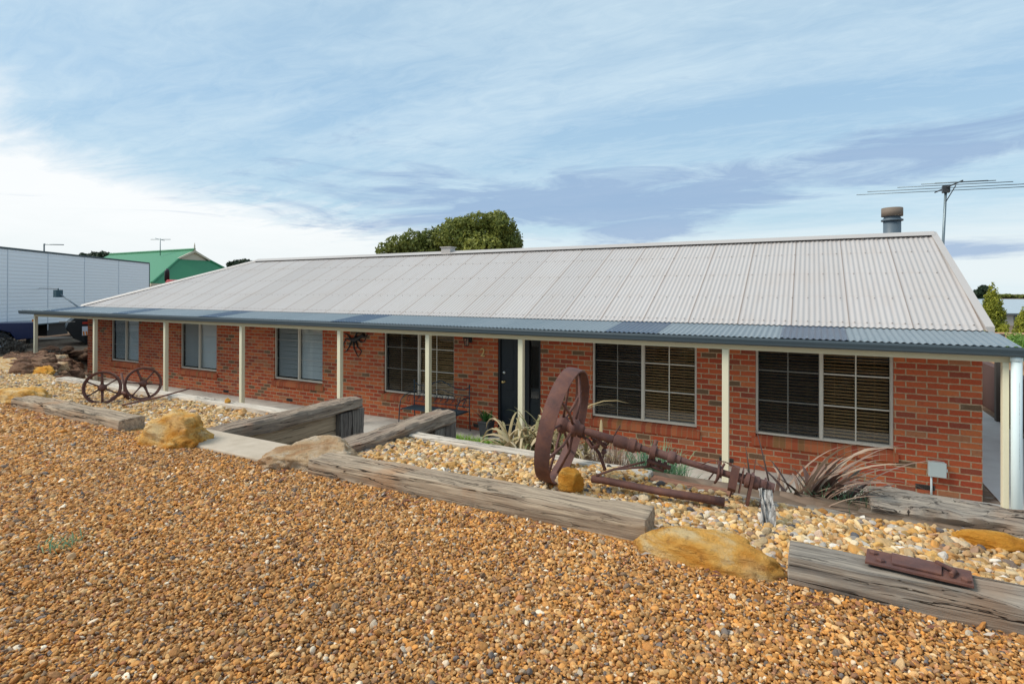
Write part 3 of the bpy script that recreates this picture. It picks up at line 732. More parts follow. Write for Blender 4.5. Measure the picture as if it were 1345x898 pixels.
sp = thing('gecko_ornament', 'dark metal lizard-like wall ornament hanging on brick beside the fifth post', 'ornament', (-11.15, -.03, 1.6))
sp['label'] = 'black wrought metal wall ornament with curling legs under the eaves'
q = MB(); c_ = V((-11.28, -.03, 1.68)); q.tube([c_+V((-.10,0,.02)), c_, c_+V((.12,0,.03)), c_+V((.22,0,.08)), c_+V((.32,0,.14))], [.03,.055,.05,.035,.045], 8); q.build('body', M['black'], sp)
for pts in ([(-.08,0,0),(-.22,0,.03),(-.30,0,-.10),(-.27,0,-.2)], [(-.05,0,-.02),(-.12,0,-.16),(-.2,0,-.26),(-.28,0,-.30)], [(.02,0,-.02),(.02,0,-.18),(.1,0,-.30),(.16,0,-.38),(.2,0,-.33)],
            [(.08,0,-.02),(.14,0,-.16),(.26,0,-.24),(.2,0,-.34)], [(-.08,0,.03),(-.18,0,.12),(-.28,0,.14)], [(.14,0,.03),(.24,0,-.04),(.34,0,-.02),(.38,0,.05)], [(.05,0,.04),(.1,0,.16),(.2,0,.2)], [(.25,0,.1),(.36,0,.08),(.44,0,.14)]):
    q = MB(); q.tube([c_+V(p) for p in pts], [.022,.016,.012,.010][:len(pts)] + [.008]*(len(pts)-4 if len(pts) > 4 else 0), 6); q.build('leg', M['black'], sp)

mb = thing('meter_box', 'small pale grey electrical box on the brick wall near the right corner', 'electrical box', (-.50, 0, .37))
GB = plain('pale_grey_box', (.50,.56,.55), .5, dirt=.1)
q = MB(); q.box((-.595,-.095,.285),(-.405,-.002,.475)); q.build('box_body', GB, mb, .006)
q = MB(); q.box((-.600,-.108,.280),(-.400,-.096,.480)); q.box((-.402,-.10,.36),(-.385,-.08,.40)); q.build('box_lid', GB, mb, .004)
q = MB(); q.tube([(-.555,-.03,-.05),(-.555,-.03,.285)], .013, 10); q.build('conduit', M['pvc'], mb)

# power connection on the left end of the roof
pm = thing('service_bracket', 'grey pole bracket with dark connection box on the far left end of the roof', 'bracket', (-24.4, .3, 2.2))
a_, b_ = V((-24.45, .3, 2.2)), V((-25.28, .0, 2.74))
q = MB(); q.tube([a_, b_], .025, 10); q.build('pole', plain('galv_grey', (.22,.25,.28), .5, .3), pm)
q = MB(); q.box(tuple(b_+V((-.12,-.10,-.16))), tuple(b_+V((.10,.10,.10)))); q.tube([b_+V((0,0,.06)), b_+V((0,0,.16))], .02, 8); q.build('connection_box', plain('dark_teal_box', (.03,.07,.09), .5), pm)
tag((lambda q: (q.tube([b_+V((0,0,.14)), near(40,378.5,25.5), near(0,373,25), near(-120,356,24)], .011, 6), q.build('overhead_cable', M['black']))[1])(MB()), 'thin dark overhead cable running left from the roof bracket', 'cable')

# ------------------------------------------------------------------ timbers
def timber(name, p0, p1, w, h, mat, label=None, group=None, parent=None, rough=.008, seed=0, cat='sleeper', taper=0, sag=0, chip=0):
    """squared log from p0 to p1 (centres of the base), w across, h high; edges worn by noise"""
    p0, p1 = V(p0), V(p1); L = (p1-p0).length; t = (p1-p0)/L; up = V((0,0,1)); sd = t.cross(up).normalized(); up = sd.cross(t).normalized()
    if abs(t.z) > .9: sd = V((1,0,0)); up = V((0,1,0))
    n = max(6, int(L/.035)); ring = []; m = 8
    per = []
    r_ = .018
    def edgepts():
        P = []
        for (a, b), cnt in (((-1,0), 1),):
            pass
        return P
    for s_ in range(m): per.append((-.5 + s_/m, 0))
    for s_ in range(5): per.append((.5, s_/5))
    for s_ in range(m): per.append((.5 - s_/m, 1))
    for s_ in range(5): per.append((-.5, 1 - s_/5))
    q = MB(); K = len(per)
    rows = [0.0, .006] + [i/n*L for i in range(1, n)] + [L-.006, L]
    for i, s_ in enumerate(rows):
        endk = 1 - (.05 if i in (0, len(rows)-1) else 0)
        for a, b in per:
            x_ = a*w*endk; z_ = (b-.5)*h*endk + h/2
            # round the corners
            ca = max(0, abs(x_)-(w/2-r_)); cb = max(0, abs(z_-h/2)-(h/2-r_))
            if ca > 0 and cb > 0:
                x_ -= math.copysign(ca*.35, x_); z_ -= math.copysign(cb*.35, z_-h/2)
            nn = noise.noise_vector(V((s_*3+seed*7, a*4, b*3+seed))) ; n2 = noise.noise(V((s_*11+seed*3, a*9, b*9)))
            off = nn*rough*1.4 + V((0,1,1))*n2*rough*.7
            wear = 0
            if b > .75: wear = max(0, noise.noise(V((s_*1.7+seed, a*2.5, seed)))-.15)*chip
            P = p0 + t*(s_ + off.x*.5) + sd*(x_+off.y) + up*(z_+off.z - wear + sag*math.sin(math.pi*s_/L))
            q.v.append(tuple(P))
    for i in range(len(rows)-1):
        for k in range(K):
            a = i*K+k; c = i*K+(k+1) % K
            q.f.append((a, c, c+K, a+K)); q.m.append(0); q.s.append(True)
    q.f.append(tuple(reversed(range(K)))); q.m.append(0); q.s.append(False)
    e = (len(rows)-1)*K; q.f.append(tuple(e+k for k in range(K))); q.m.append(0); q.s.append(False)
    if parent is None:
        vs = [V(v) - p0 for v in q.v]; q.v = [tuple(v) for v in vs]
        o = q.build(name, mat); o.location = p0
        tag(o, label, cat, group)
    else: o = q.build(name, mat, parent)
    md = o.modifiers.new('es', 'EDGE_SPLIT'); md.split_angle = R(38)
    return o
timber('sleeper', (-10.10,-6.51,1.425), (-7.82,-6.50,1.425), .24, .125, M['slp_x'], 'weathered pinkish-grey sleeper left of the steps, in front of the two spoked wheels', 'sleepers along the gravel', seed=1)
timber('sleeper', (-5.24,-6.525,1.425), (-2.79,-6.41,1.425), .235, .135, M['slp_x'], 'long weathered tan and grey sleeper in front of the tall wheel', 'sleepers along the gravel', seed=2, chip=.02)
timber('sleeper', (-2.10,-6.55,1.41), (.52,-6.55,1.41), .21, .165, M['slp_grey'], 'split grey sleeper at bottom right with a rusty steel plate on top', 'sleepers along the gravel', seed=3, chip=.05)
# step slab
q = MB(); q.box((-7.18,-6.62,1.33),(-5.74,-6.22,1.475)); o = q.build('step_slab', M['conc_pale'], None, .012); tag(o, 'pale concrete landing slab at the top of the steps', 'slab')
# steps going down (between the timber walls)
st = thing('steps', 'concrete steps descending between the two timber walls to the house', 'steps', (-6.35,-5,0))
for k in range(6):
    q = MB(); q.box((-6.94,-6.20+.33*k, -.2),(-5.74,-5.87+.33*k, 1.22-.21*k)); q.build('tread', M['conc'], st, .006)
# retaining walls of the stair pit
def side_wall(xa, xb, ytop0, label, seed, y1=-4.27):
    t = thing('retaining_wall', label, 'retaining wall', ((xa+xb)/2, -5.3, 0), 'timber walls beside the steps')
    xc = (xa+xb)/2
    timber('top_beam', (xc,ytop0,1.315), (xc,y1,1.325), xb-xa, .135, M['slp_y'], parent=t, seed=seed, rough=.014, chip=.03)
    for k in range(6):
        timber('plank', (xc-.01,-6.20,1.315-.205*(k+1)), (xc-.01,y1-.35,1.32-.205*(k+1)), .07, .20, M['plank'], parent=t, seed=seed+k, rough=.004)
    timber('end_post', (xc,y1-.13,0), (xc,y1-.13,1.315), .17, .20, M['post_dark'], parent=t, seed=seed+9)
    timber('end_post', (xc+.02,y1-.34,0), (xc+.02,y1-.34,1.31), .16, .18, M['post_dark' if seed == 20 else 'post_grey'], parent=t, seed=seed+8)
    return t
side_wall(-7.20,-6.95,-6.45,'grey timber retaining wall on the left of the steps, with charred end posts', 20)
side_wall(-5.74,-5.48,-5.95,'grey timber retaining wall on the right of the steps, top beam reddish', 30, -4.36)
q = MB(); q.box((-5.62,-4.60,.0),(-5.54,-4.56,1.30)); o = q.build('steel_post', plain('blue_grey_steel', (.12,.22,.28), .5)); tag(o, 'blue-grey steel post holding the timber wall right of the steps', 'post')
# edging along the back of the beds
timber('edging_timber', (-12.6,-5.10,1.19), (-7.21,-5.10,1.19), .19, .215, M['edging'], 'pale edging timber behind the left stone bed', 'edging timbers behind the beds', seed=41, rough=.006, cat='edging')
timber('edging_timber', (-5.47,-5.13,1.19), (-3.10,-5.20,1.19), .15, .195, M['edging'], 'pale edging timber behind the bed, left of and under the tall wheel', 'edging timbers behind the beds', seed=42, rough=.007, cat='edging')
timber('edging_timber', (-3.09,-5.21,1.17), (-2.50,-5.27,1.17), .13, .19, M['redtimber'], 'short reddish edging timber behind the iron axle', 'edging timbers behind the beds', seed=43, rough=.007, cat='edging')
timber('edging_timber', (-2.49,-5.30,1.16), (-1.62,-5.30,1.16), .13, .19, M['slp_grey'], 'low dark grey edging timber in front of the purple flax', 'edging timbers behind the beds', seed=44, rough=.008, cat='edging')
timber('log_edging', (-1.66,-5.00,1.22), (1.3,-5.02,1.20), .34, .20, M['slp_grey'], 'rough heavy grey log behind the stones at the right edge', seed=45, rough=.03, chip=.06, cat='log')
# retaining boards below the edging (hidden from the drive)
q = MB(); q.box((-12.6,-5.17,.0),(-7.21,-5.09,1.19)); q.box((-5.47,-5.25,.0),(3,-5.10,1.16)); tag(q.build('boundary_wall', M['plank']), 'timber boards retaining the back of the stone beds', 'retaining wall')

# steel plate on the sleeper
pl = thing('steel_plate', 'rusty folded steel plate lying on the bottom right sleeper', 'steel plate', (-1.55,-6.55,1.59))
q = MB(); q.hexa([(-1.80,-6.60,1.590),(-1.43,-6.63,1.588),(-1.41,-6.48,1.588),(-1.78,-6.45,1.590),(-1.80,-6.60,1.602),(-1.43,-6.63,1.600),(-1.41,-6.48,1.600),(-1.78,-6.45,1.602)])
q.hexa([(-1.70,-6.585,1.603),(-1.53,-6.60,1.602),(-1.51,-6.485,1.602),(-1.69,-6.475,1.603),(-1.70,-6.585,1.612),(-1.53,-6.60,1.611),(-1.51,-6.485,1.611),(-1.69,-6.475,1.612)]); q.build('plate', M['rust'], pl, .002)
for x_, y_ in ((-1.76,-6.50),(-1.74,-6.57),(-1.48,-6.54),(-1.45,-6.60)):
    q = MB(); q.lathe((x_,y_,1.600),(0,0,1),[(.018,0),(.018,.010),(.009,.016),(0,.017)],6,0,False); q.build('bolt', M['rust'], pl)
q = MB(); q.tube([(-1.53,-6.49,1.612),(-1.48,-6.56,1.617),(-1.50,-6.60,1.613)], .010, 6); q.build('hinge_pin', M['rust'], pl)

# ------------------------------------------------------------------ rocks
def rock(name, c, size, mat, label, group=None, seed=0, rot=0, sub=5, ang=1.0, flat=.25, cat='rock', rough=.30, box=2.0):
    bm = bmesh.new(); bmesh.ops.create_icosphere(bm, subdivisions=sub, radius=1)
    rr = random.Random(seed); planes = []
    for k in range(int(11*ang)):
        d_ = V((rr.gauss(0,1), rr.gauss(0,1), rr.gauss(0,.8))).normalized(); planes.append((d_, rr.uniform(.62, .92)))
    for v in bm.verts:
        d_ = v.co.normalized(); r_ = (abs(d_.x)**box+abs(d_.y)**box+abs(d_.z)**box)**(-1/box)
        for pd, ph in planes:
            k = d_.dot(pd)
            if k > 0: r_ = min(r_, ph/k) if ph/k < r_ else r_
        r_ += rough*.35*noise.noise(d_*1.7+V((seed,0,0))) + rough*.28*noise.noise(d_*4.5+V((0,seed,0))) - rough*.22*abs(noise.noise(d_*8+V((0,0,seed)))) + rough*.12*noise.noise(d_*17) + rough*.05*abs(noise.noise(V((d_.x*3,d_.y*3,d_.z*16))))
        v.co = d_*r_
        if v.co.z < -flat: v.co.z = -flat + (v.co.z+flat)*.15
    me = bpy.data.meshes.new(name); 
    for f in bm.faces: f.smooth = True
    ca, sa = math.cos(rot), math.sin(rot)
    for v in bm.verts:
        x_, y_, z_ = v.co.x*size[0], v.co.y*size[1], v.co.z*size[2]; v.co = (x_*ca-y_*sa, x_*sa+y_*ca, z_)
    bm.to_mesh(me); bm.free(); me.materials.append(mat)
    o = bpy.data.objects.new(name, me); o.location = c; COL.objects.link(o); return tag(o, label, cat, group)
rock('boulder', (-6.98,-6.60,1.44), (.47,.22,.27), M['rock_gold'], 'large golden-yellow boulder beside the concrete step slab', seed=7, flat=.3, rot=.05, rough=.38, box=2.6)
rock('boulder', (-10.70,-6.40,1.38), (.78,.30,.23), M['rock_gold'], 'orange and brown boulder at the far left edge of the drive', seed=9, flat=.3, rot=.1, rough=.35, box=2.6)
rock('boulder', (-5.46,-6.34,1.45), (.27,.42,.15), M['rock_tan'], 'flat pale tan rock between the step slab and the long sleeper', seed=8, flat=.3, rot=-.5, rough=.28, box=2.8)
rock('boulder', (-2.45,-6.57,1.42), (.35,.15,.145), M['rock_gold'], 'flat yellow sandstone rock between the two front sleepers', seed=31, flat=.3, rot=.03, rough=.30, ang=.4, box=2.7)
rock('boulder', (-1.09,-5.45,1.37), (.21,.10,.065), M['rock_orange'], 'flat orange rock in front of the heavy log at right', seed=15, flat=.2, rough=.2)
rock('rock', (-3.52,-5.80,1.43), (.10,.085,.090), M['rock_orange'], 'small bright orange rock wedged under the tall wheel', seed=23, flat=.6, ang=.5, rough=.26, sub=4, box=2.5)
rock('rock', (-8.35,-5.14,1.42), (.05,.04,.05), M['rock_orange'], 'small orange stone sitting on the pale edging timber', seed=19, sub=3)
rock('boulder', (-14.2,-4.75,1.33), (.55,.25,.14), M['rock_orange'], 'long low orange rock at the back of the left bed near the first post', seed=21, flat=.2, rot=-.2)
# dry stone bank beyond the left end of the verandah
rr = random.Random(11); cnt = 0
for row in range(5):
    for k in range(24):
        u_ = (k + rr.uniform(-.3,.3))/23
        x_ = -14.2 - 10.4*u_; y_ = -4.30 + 3.5*u_ + row*.36 - .6 + rr.uniform(-.12,.12)
        y_ -= .15
        s_ = rr.uniform(.11,.24)
        z_ = H(x_, y_)
        rock('bank_stone', (x_, y_, z_+.05), (s_*rr.uniform(.9,1.6), s_*.8, s_*rr.uniform(.45,.75)), M['rock_tan' if cnt % 17 == 3 else 'rock_brown'],
             'rough brown stone in the rock bank beyond the left verandah posts', 'stones of the left bank', seed=100+cnt, rot=rr.uniform(-.6,.6), sub=4, rough=.42, ang=1.5, box=3.2); cnt += 1
for k in range(24):
    y_ = -.6 + k*.16 + rr.uniform(-.1,.1); x_ = -25.0 - rr.uniform(0, 1.1)
    s_ = rr.uniform(.2,.36); rock('bank_stone', (x_, y_, H(x_, y_)+.06), (s_, s_*1.1, s_*.6), M['rock_brown'], 'rough brown stone in the rock bank beyond the left verandah posts', 'stones of the left bank', seed=300+k, rot=rr.uniform(-1,1), sub=3, rough=.45)

# ------------------------------------------------------------------ old machine: tall wheel on a long axle
mc = thing('horse_drawn_axle', 'rusty antique farm implement with one tall iron wheel and a long axle', 'farm implement', (-3.65,-5.6,1.37))
hub = V((-3.62,-5.62,1.775)); end = V((-2.26,-5.50,1.515)); ax = (end-hub).normalized(); AL = (end-hub).length
up0 = (V((0,0,1)) - ax*ax.z).normalized(); s0 = ax.cross(up0)
def axp(t, u=0, w=0): return hub + ax*(AL*t) + up0*u + s0*w
RW = .43
q = MB(); q.lathe(hub - ax*.03, ax, [(RW,-.056),(RW+.004,-.03),(RW+.006,0),(RW+.004,.03),(RW,.056),(RW-.010,.056),(RW-.012,.035),(RW-.022,.010),(RW-.022,-.010),(RW-.012,-.035),(RW-.010,-.056)], 72, 0, True, True)
o = q.build('rim', M['rust'], mc); md = o.modifiers.new('es','EDGE_SPLIT'); md.split_angle = R(40)
q = MB(); q.lathe(hub, ax, [(0,-.10),(.035,-.10),(.040,-.07),(.062,-.06),(.066,-.02),(.045,0),(.045,.03),(.066,.05),(.062,.075),(.042,.085),(.042,.12),(.034,.13),(0,.13)], 24); q.build('hub', M['rust'], mc)
for k in range(10):
    a_ = 2*math.pi*k/10 + .2; d_ = up0*math.cos(a_) + s0*math.sin(a_); side = .05 if k % 2 else -.04
    q = MB(); q.tube([hub + ax*side + d_*.05, hub + ax*(side*.8) + d_*.2, hub - ax*.03 + d_*(RW-.02)], .0105, 8); q.build('spoke', M['rust'], mc)
def seg(name, t0, t1, prof, parent=mc, n=20):
    L = AL*(t1-t0); q = MB(); q.lathe(axp(t0), ax, [(0,0)] + [(r_*.86, o_*L) for r_, o_ in prof] + [(0, L)], n); o = q.build(name, M['rust'], parent)
    md = o.modifiers.new('es','EDGE_SPLIT'); md.split_angle = R(35); return o
seg('axle', .02, .86, [(.026,.0),(.026,.15),(.026,.5),(.025,.8),(.026,1)])
seg('axle_sleeve', .10, .26, [(.030,.0),(.030,.05),(.034,.1),(.034,.95),(.026,1)])
seg('axle_sleeve', .26, .40, [(.040,0),(.052,.05),(.052,.42),(.046,.46),(.046,.55),(.056,.58),(.056,.8),(.038,.84),(.038,1)])
seg('collar', .45, .48, [(.05,0),(.055,.1),(.055,.9),(.05,1)])
seg('collar', .54, .575, [(.046,0),(.05,.1),(.05,.9),(.046,1)])
seg('axle_sleeve', .455, .60, [(.034,0),(.034,1)])
seg('collar', .775, .80, [(.045,0),(.045,1)])
seg('drum', .90, .965, [(.046,0),(.058,.05),(.058,.3),(.05,.36),(.05,.94),(.046,1)])
seg('axle_end', .965, 1.03, [(.040,0),(.040,.7),(.036,.72),(.036,1)])
seg('axle_sleeve', .86, .90, [(.036,0),(.036,1)])
# clamps and brackets
def barp(name, pts, r_=.010, sq=1.0, n=8):
    q = MB(); q.tube(pts, r_, n, squash=sq); return q.build(name, M['rust'], mc)
barp('clamp', [axp(.465,.07,-.06), axp(.455,-.05,-.05), axp(.45,-.13,-.04)], .014)
barp('clamp', [axp(.775,.07,.0), axp(.785,-.0,.045), axp(.78,-.06,.02), axp(.775,-.085,-.01)], .009)
barp('clamp', [axp(.80,.05,-.05), axp(.79,-.01,-.06), axp(.785,-.07,-.045)], .008)
barp('clamp', [axp(.765,-.02,-.05), axp(.745,-.09,-.055)], .005)
q = MB(); c_ = axp(.50,-.085,-.03)
for a_ in (-.05,.0,.05): q.tube([axp(.50+a_*.6,-.06,-.05), axp(.50+a_*.6,-.11,-.045)], .013, 8)
q.tube([axp(.44,-.085,-.045), axp(.56,-.09,-.045)], .017, 8); q.tube([axp(.46,-.12,-.05), axp(.53,-.125,-.05)], .014, 8); q.build('fork_bracket', M['rust'], mc)
foot = V((-3.37,-5.68,1.440))
barp('brace', [axp(.47,-.12,-.05), V((-3.24,-5.66,1.52)), foot+V((.0,0,.02))], .013, .6)
barp('brace', [axp(.43,-.10,-.04), V((-3.27,-5.62,1.50))], .008)
# pieces beside the wheel
barp('lever', [axp(.27,.10,-.05), axp(.24,-.02,-.07), axp(.20,-.12,-.07), axp(.215,-.17,-.06)], .009, .6)
barp('lever', [axp(.10,.0,-.06), axp(.13,-.07,-.10), axp(.17,-.05,-.09), axp(.21,-.10,-.08)], .008)
barp('lever', [axp(.07,-.06,-.07), axp(.11,-.10,-.13), axp(.18,-.17,-.12), axp(.235,-.26,-.07)], .018, .7)
barp('lever', [axp(.12,-.05,.02), axp(.16,-.09,.05), axp(.19,-.06,-.02), axp(.22,-.09,-.05)], .012)
q = MB()
for u_, w_, t_ in ((-.03,-.07,.12),(-.07,-.08,.15),(-.05,-.03,.18),(-.10,-.05,.17),(-.08,-.09,.20),(-.13,-.07,.21),(-.04,-.08,.22)):
    q.lathe(axp(t_,u_,w_), s0, [(0,-.02),(.018,-.02),(.018,.02),(0,.02)], 8, 0, False)
q.build('linkage', M['rust'], mc)
q = MB(); q.lathe(axp(.065,-.055,-.09), V((.3,-1,.2)), [(.012,-.02),(.032,-.02),(.032,.02),(.012,.02)], 16, 0, True, True); q.build('eye', M['rust'], mc)
# big bracket near the right end
def plate(name, t, pts, th=.012):
    q = MB(); n = len(pts); P = [axp(t, u_, w_) for u_, w_ in pts]; Q = [p_ + ax*th for p_ in P]
    q.add(P+Q, [tuple(reversed(range(n))), tuple(range(n, 2*n))] + [(i, (i+1) % n, n+(i+1) % n, n+i) for i in range(n)]); return q.build(name, M['rust'], mc)
plate('side_plate', .835, [(.06,-.05),(.07,.03),(-.07,.05),(-.10,.02),(-.09,-.05),(-.03,-.07)], .05)
plate('side_plate', .885, [(.06,-.07),(.06,.03),(-.09,.04),(-.12,-.06),(-.05,-.09)], .008)
plate('side_plate', .925, [(.05,-.04),(.05,.05),(-.12,.05),(-.30,.02),(-.31,-.01),(-.13,-.06),(-.04,-.075)], .018)
plate('side_plate', .985, [(.04,-.04),(.04,.04),(-.08,.05),(-.16,.02),(-.18,-.02),(-.08,-.065)], .012)
barp('rod', [axp(.855,.05,-.07), axp(.86,-.1,-.09), axp(.855,-.17,-.09), axp(.845,-.26,-.085)], .006)
barp('hoop', [axp(.70,.02,.03), axp(.74,.07,.04), axp(.80,.085,.03), axp(.86,.06,.0)], .004)
# drawbar lying on the stones
q = MB(); q.tube([foot+V((-.03,0,-.01)), foot+V((.05,0,-.005)), V((-2.95,-5.70,1.432)), V((-2.50,-5.68,1.428))], [.032,.030,.029,.033], 14, squash=.85); q.build('drawbar', M['rust'], mc)
# weathered timber stub
tb = timber('timber_stub', (-2.235,-5.87,1.33), (-2.265,-5.74,1.565), .055, .045, M['rot'], 'bleached rotten wooden stub under the right end of the axle', cat='timber stub', seed=60, rough=.03, chip=.02)

# ------------------------------------------------------------------ two small spoked wheels on the left
def spoked(c, n_ax, rad, label, seed, lean=0):
    t = thing('spoked_wheel', label, 'iron wheel', (c[0], c[1], c[2]-rad), 'small iron wheels on the left bed')
    a_ = V(n_ax).normalized(); c = V(c); u_ = (V((0,0,1))-a_*a_.z).normalized(); w_ = a_.cross(u_)
    q = MB(); q.lathe(c, a_, [(rad,-.030),(rad+.003,0),(rad,.030),(rad-.014,.030),(rad-.018,.010),(rad-.030,.006),(rad-.030,-.006),(rad-.018,-.010),(rad-.014,-.030)], 56, 0, True, True)
    o = q.build('rim', M['rust'], t); md = o.modifiers.new('es','EDGE_SPLIT'); md.split_angle = R(40)
    q = MB(); q.lathe(c, a_, [(0,-.05),(.02,-.05),(.03,-.03),(.045,-.02),(.045,.02),(.03,.03),(.026,.055),(0,.055)], 20); q.build('hub', M['rust'], t)
    for k in range(6):
        an_ = k*math.pi/3 + seed; d_ = u_*math.cos(an_) + w_*math.sin(an_)
        q = MB(); q.tube([c+d_*.035, c+d_*.12, c+d_*(rad-.015)], [.020,.014,.017], 8, squash=.6); q.build('spoke', M['rust'], t)
    return t
spoked((-9.84,-5.82,1.572), (.78,-.62,.15), .205, 'rusty six-spoke wheel on the left of the pair, leaning in front of the brick wall', .05)
spoked((-9.68,-5.42,1.580), (.92,-.38,.14), .210, 'rusty six-spoke wheel on the right of the pair, beside the leaning iron rod', .35)
q = MB(); q.tube([(-9.42,-5.80,1.39),(-9.18,-5.50,1.46),(-9.00,-5.22,1.54)], [.012,.011,.008], 8); tag(q.build('iron_rod', M['rust']), 'thin rusty rod leaning on the stones right of the small wheels', 'rod')
ca = thing('cast_bracket', 'rusty cast bracket lying behind the left small wheel', 'iron bracket', (-9.62,-5.40,1.38))
q = MB(); q.tube([(-10.02,-5.62,1.39),(-9.86,-5.58,1.47),(-9.74,-5.56,1.45)], .022, 8); q.tube([(-9.92,-5.52,1.39),(-9.98,-5.50,1.55),(-10.05,-5.50,1.70)], .014, 8)
q.tube([(-9.86,-5.58,1.47),(-9.78,-5.54,1.39)], .018, 8); q.build('bracket', M['rust'], ca)

# ------------------------------------------------------------------ bench
bn = thing('garden_bench', 'dark wrought-iron garden bench on the verandah in front of the fourth window', 'bench', (-8.75,-.35,0))
q = MB()
for k in range(9): q.box((-9.38,-.60+.05*k,.40),(-8.06,-.565+.05*k,.412))
q.box((-9.40,-.62,.385),(-9.37,-.14,.40)); q.box((-8.07,-.62,.385),(-8.04,-.14,.40)); q.build('seat', M['bench'], bn)
for x_ in (-9.42,-8.03):
    for y_, top in ((-.62,.40),(-.14,.88)):
        q = MB(); q.tube([(x_,y_+(-.03 if y_ < -.5 else .03),0),(x_,y_,.38),(x_,y_,top)], .011, 8); q.build('leg', M['bench'], bn)
    q = MB(); q.tube([(x_,-.14,.66),(x_,-.26,.68),(x_,-.45,.66),(x_,-.58,.58),(x_,-.62,.40)], .010, 8)
    q.tube([(x_,-.26,.66),(x_,-.36,.60),(x_,-.38,.53),(x_,-.32,.50),(x_,-.28,.54),(x_,-.31,.57)], .006, 6); q.build('armrest', M['bench'], bn)
q = MB()
q.tube([(-9.42,-.14,.88),(-9.3,-.14,.82),(-9.1,-.14,.82),(-8.9,-.14,.90),(-8.72,-.14,.96),(-8.55,-.14,.90),(-8.35,-.14,.82),(-8.15,-.14,.82),(-8.03,-.14,.88)], .011, 8)
q.tube([(-9.42,-.14,.70),(-9.1,-.14,.70),(-8.72,-.14,.78),(-8.35,-.14,.70),(-8.03,-.14,.70)], .008, 8); q.tube([(-9.42,-.14,.48),(-8.03,-.14,.48)], .009, 8)
for k in range(9):
    x_ = -9.30+.145*k
    pts = [(x_ + (.055*(1-j/14))*math.cos(j*.8)*(1 if k % 2 else -1), -.14, .59 + (.075*(1-j/16))*math.sin(j*.8)) for j in range(13)]
    q.tube(pts, .005, 6); q.tube([(x_-.06,-.14,.49),(x_,-.14,.56),(x_+.06,-.14,.69)], .005, 6)
q.build('backrest', M['bench'], bn)
q = MB(); q.lathe((-9.42,-.14,.88),(0,0,1),[(.012,0),(.022,.02),(.012,.045),(0,.07)],10); q.lathe((-8.03,-.14,.88),(0,0,1),[(.012,0),(.022,.02),(.012,.045),(0,.07)],10); q.build('finial', M['bench'], bn)

# ------------------------------------------------------------------ planting
def blades(name, mat, specs, parent=None, fold=.35, seg=9):
    """specs: (base, direction(az), length, width, start elevation, droop)"""
    V_, F_, A_ = [], [], []
    for bs, azm, L, w, e0, dr, shade in specs:
        p_ = V(bs); e = e0; st_ = L/seg; b = len(V_)
        hd = V((math.cos(azm), math.sin(azm), 0)); sd = V((-math.sin(azm), math.cos(azm), 0)); tw = random.uniform(-.5,.5)
        for k in range(seg+1):
            t_ = k/seg; ww = w*(1-t_**3.0)*(.55+.45*min(1,t_*4))*.5
            d_ = hd*math.cos(e)+V((0,0,math.sin(e))); nrm = sd.cross(d_)
            s2 = sd*math.cos(tw*t_) + nrm*math.sin(tw*t_)
            V_ += [tuple(p_ - s2*ww), tuple(p_ - nrm*ww*fold), tuple(p_ + s2*ww)]
            p_ = p_ + d_*st_; e -= dr*st_*(.4+1.4*t_)
        for k in range(seg):
            a = b+3*k; F_ += [(a,a+1,a+4,a+3),(a+1,a+2,a+5,a+4)]
        A_ += [shade]*(3*(seg+1))
    me = bpy.data.meshes.new(name)
    if parent is not None:
        L0 = parent_world(parent); V_ = [(a-L0[0],b-L0[1],c-L0[2]) for a,b,c in V_]
    me.from_pydata(V_, [], F_); me.materials.append(mat); at = me.attributes.new('rnd','FLOAT','POINT'); at.data.foreach_set('value', A_)
    for p_ in me.polygons: p_.use_smooth = True
    o = bpy.data.objects.new(name, me); return link(o, parent)
M['flax_dry'] = leaf_mat('dry_flax', (.26,.20,.08), (.42,.31,.16), (.13,.16,.05), .15)
M['flax_pale'] = leaf_mat('bleached_flax', (.50,.38,.22), (.36,.30,.14), (.62,.48,.30), .15)
M['flax_purple'] = leaf_mat('purple_flax', (.10,.055,.045), (.25,.15,.11), (.13,.12,.09), .1, .45)
M['flax_tan'] = leaf_mat('faded_flax', (.36,.25,.18), (.24,.15,.115), (.46,.34,.24), .15)
M['fescue'] = leaf_mat('blue_grass', (.08,.18,.10), (.16,.32,.18), (.30,.40,.20), .25)
M['dry_stem'] = leaf_mat('dry_stems', (.16,.09,.065), (.34,.21,.14), (.55,.40,.26), .1)
rr = random.Random(5)
def clump(n, c, spread, L, w, e, dr, azc=None, azs=math.pi):
    out = []
    for _ in range(n):
        a = rr.uniform(0, 2*math.pi) if azc is None else azc + rr.uniform(-azs, azs)
        out.append(((c[0]+rr.gauss(0,spread), c[1]+rr.gauss(0,spread), c[2]), a, rr.uniform(*L), rr.uniform(*w), rr.uniform(*e), rr.uniform(*dr), rr.random()))
    return out
fx = thing('flax_plant', 'tall dry olive and cream flax with drooping leaves left of the tall wheel', 'plant', (-4.35,-4.5,.9))
blades('leaves', M['flax_dry'], clump(70,(-4.46,-4.52,1.08),.17,(.40,.80),(.025,.05),(.8,1.5),(1.6,4.2)) + [((-4.30,-4.5,1.08),.25,1.15,.035,1.25,1.5,.3),((-4.25,-4.5,1.08),.5,1.0,.03,1.35,1.9,.1)], fx)
blades('bleached_leaves', M['flax_pale'], clump(30,(-4.50,-4.56,1.08),.16,(.40,.74),(.035,.08),(.9,1.5),(2.4,6.0)), fx)
fx2 = thing('flax_plant', 'loose sprawling green and brown flax seen through and right of the tall wheel', 'plant', (-4.0,-4.45,.9))
blades('leaves', M['flax_dry'], clump(40,(-4.00,-4.5,1.08),.14,(.40,.80),(.018,.04),(.5,1.4),(1.8,4.2)), fx2)
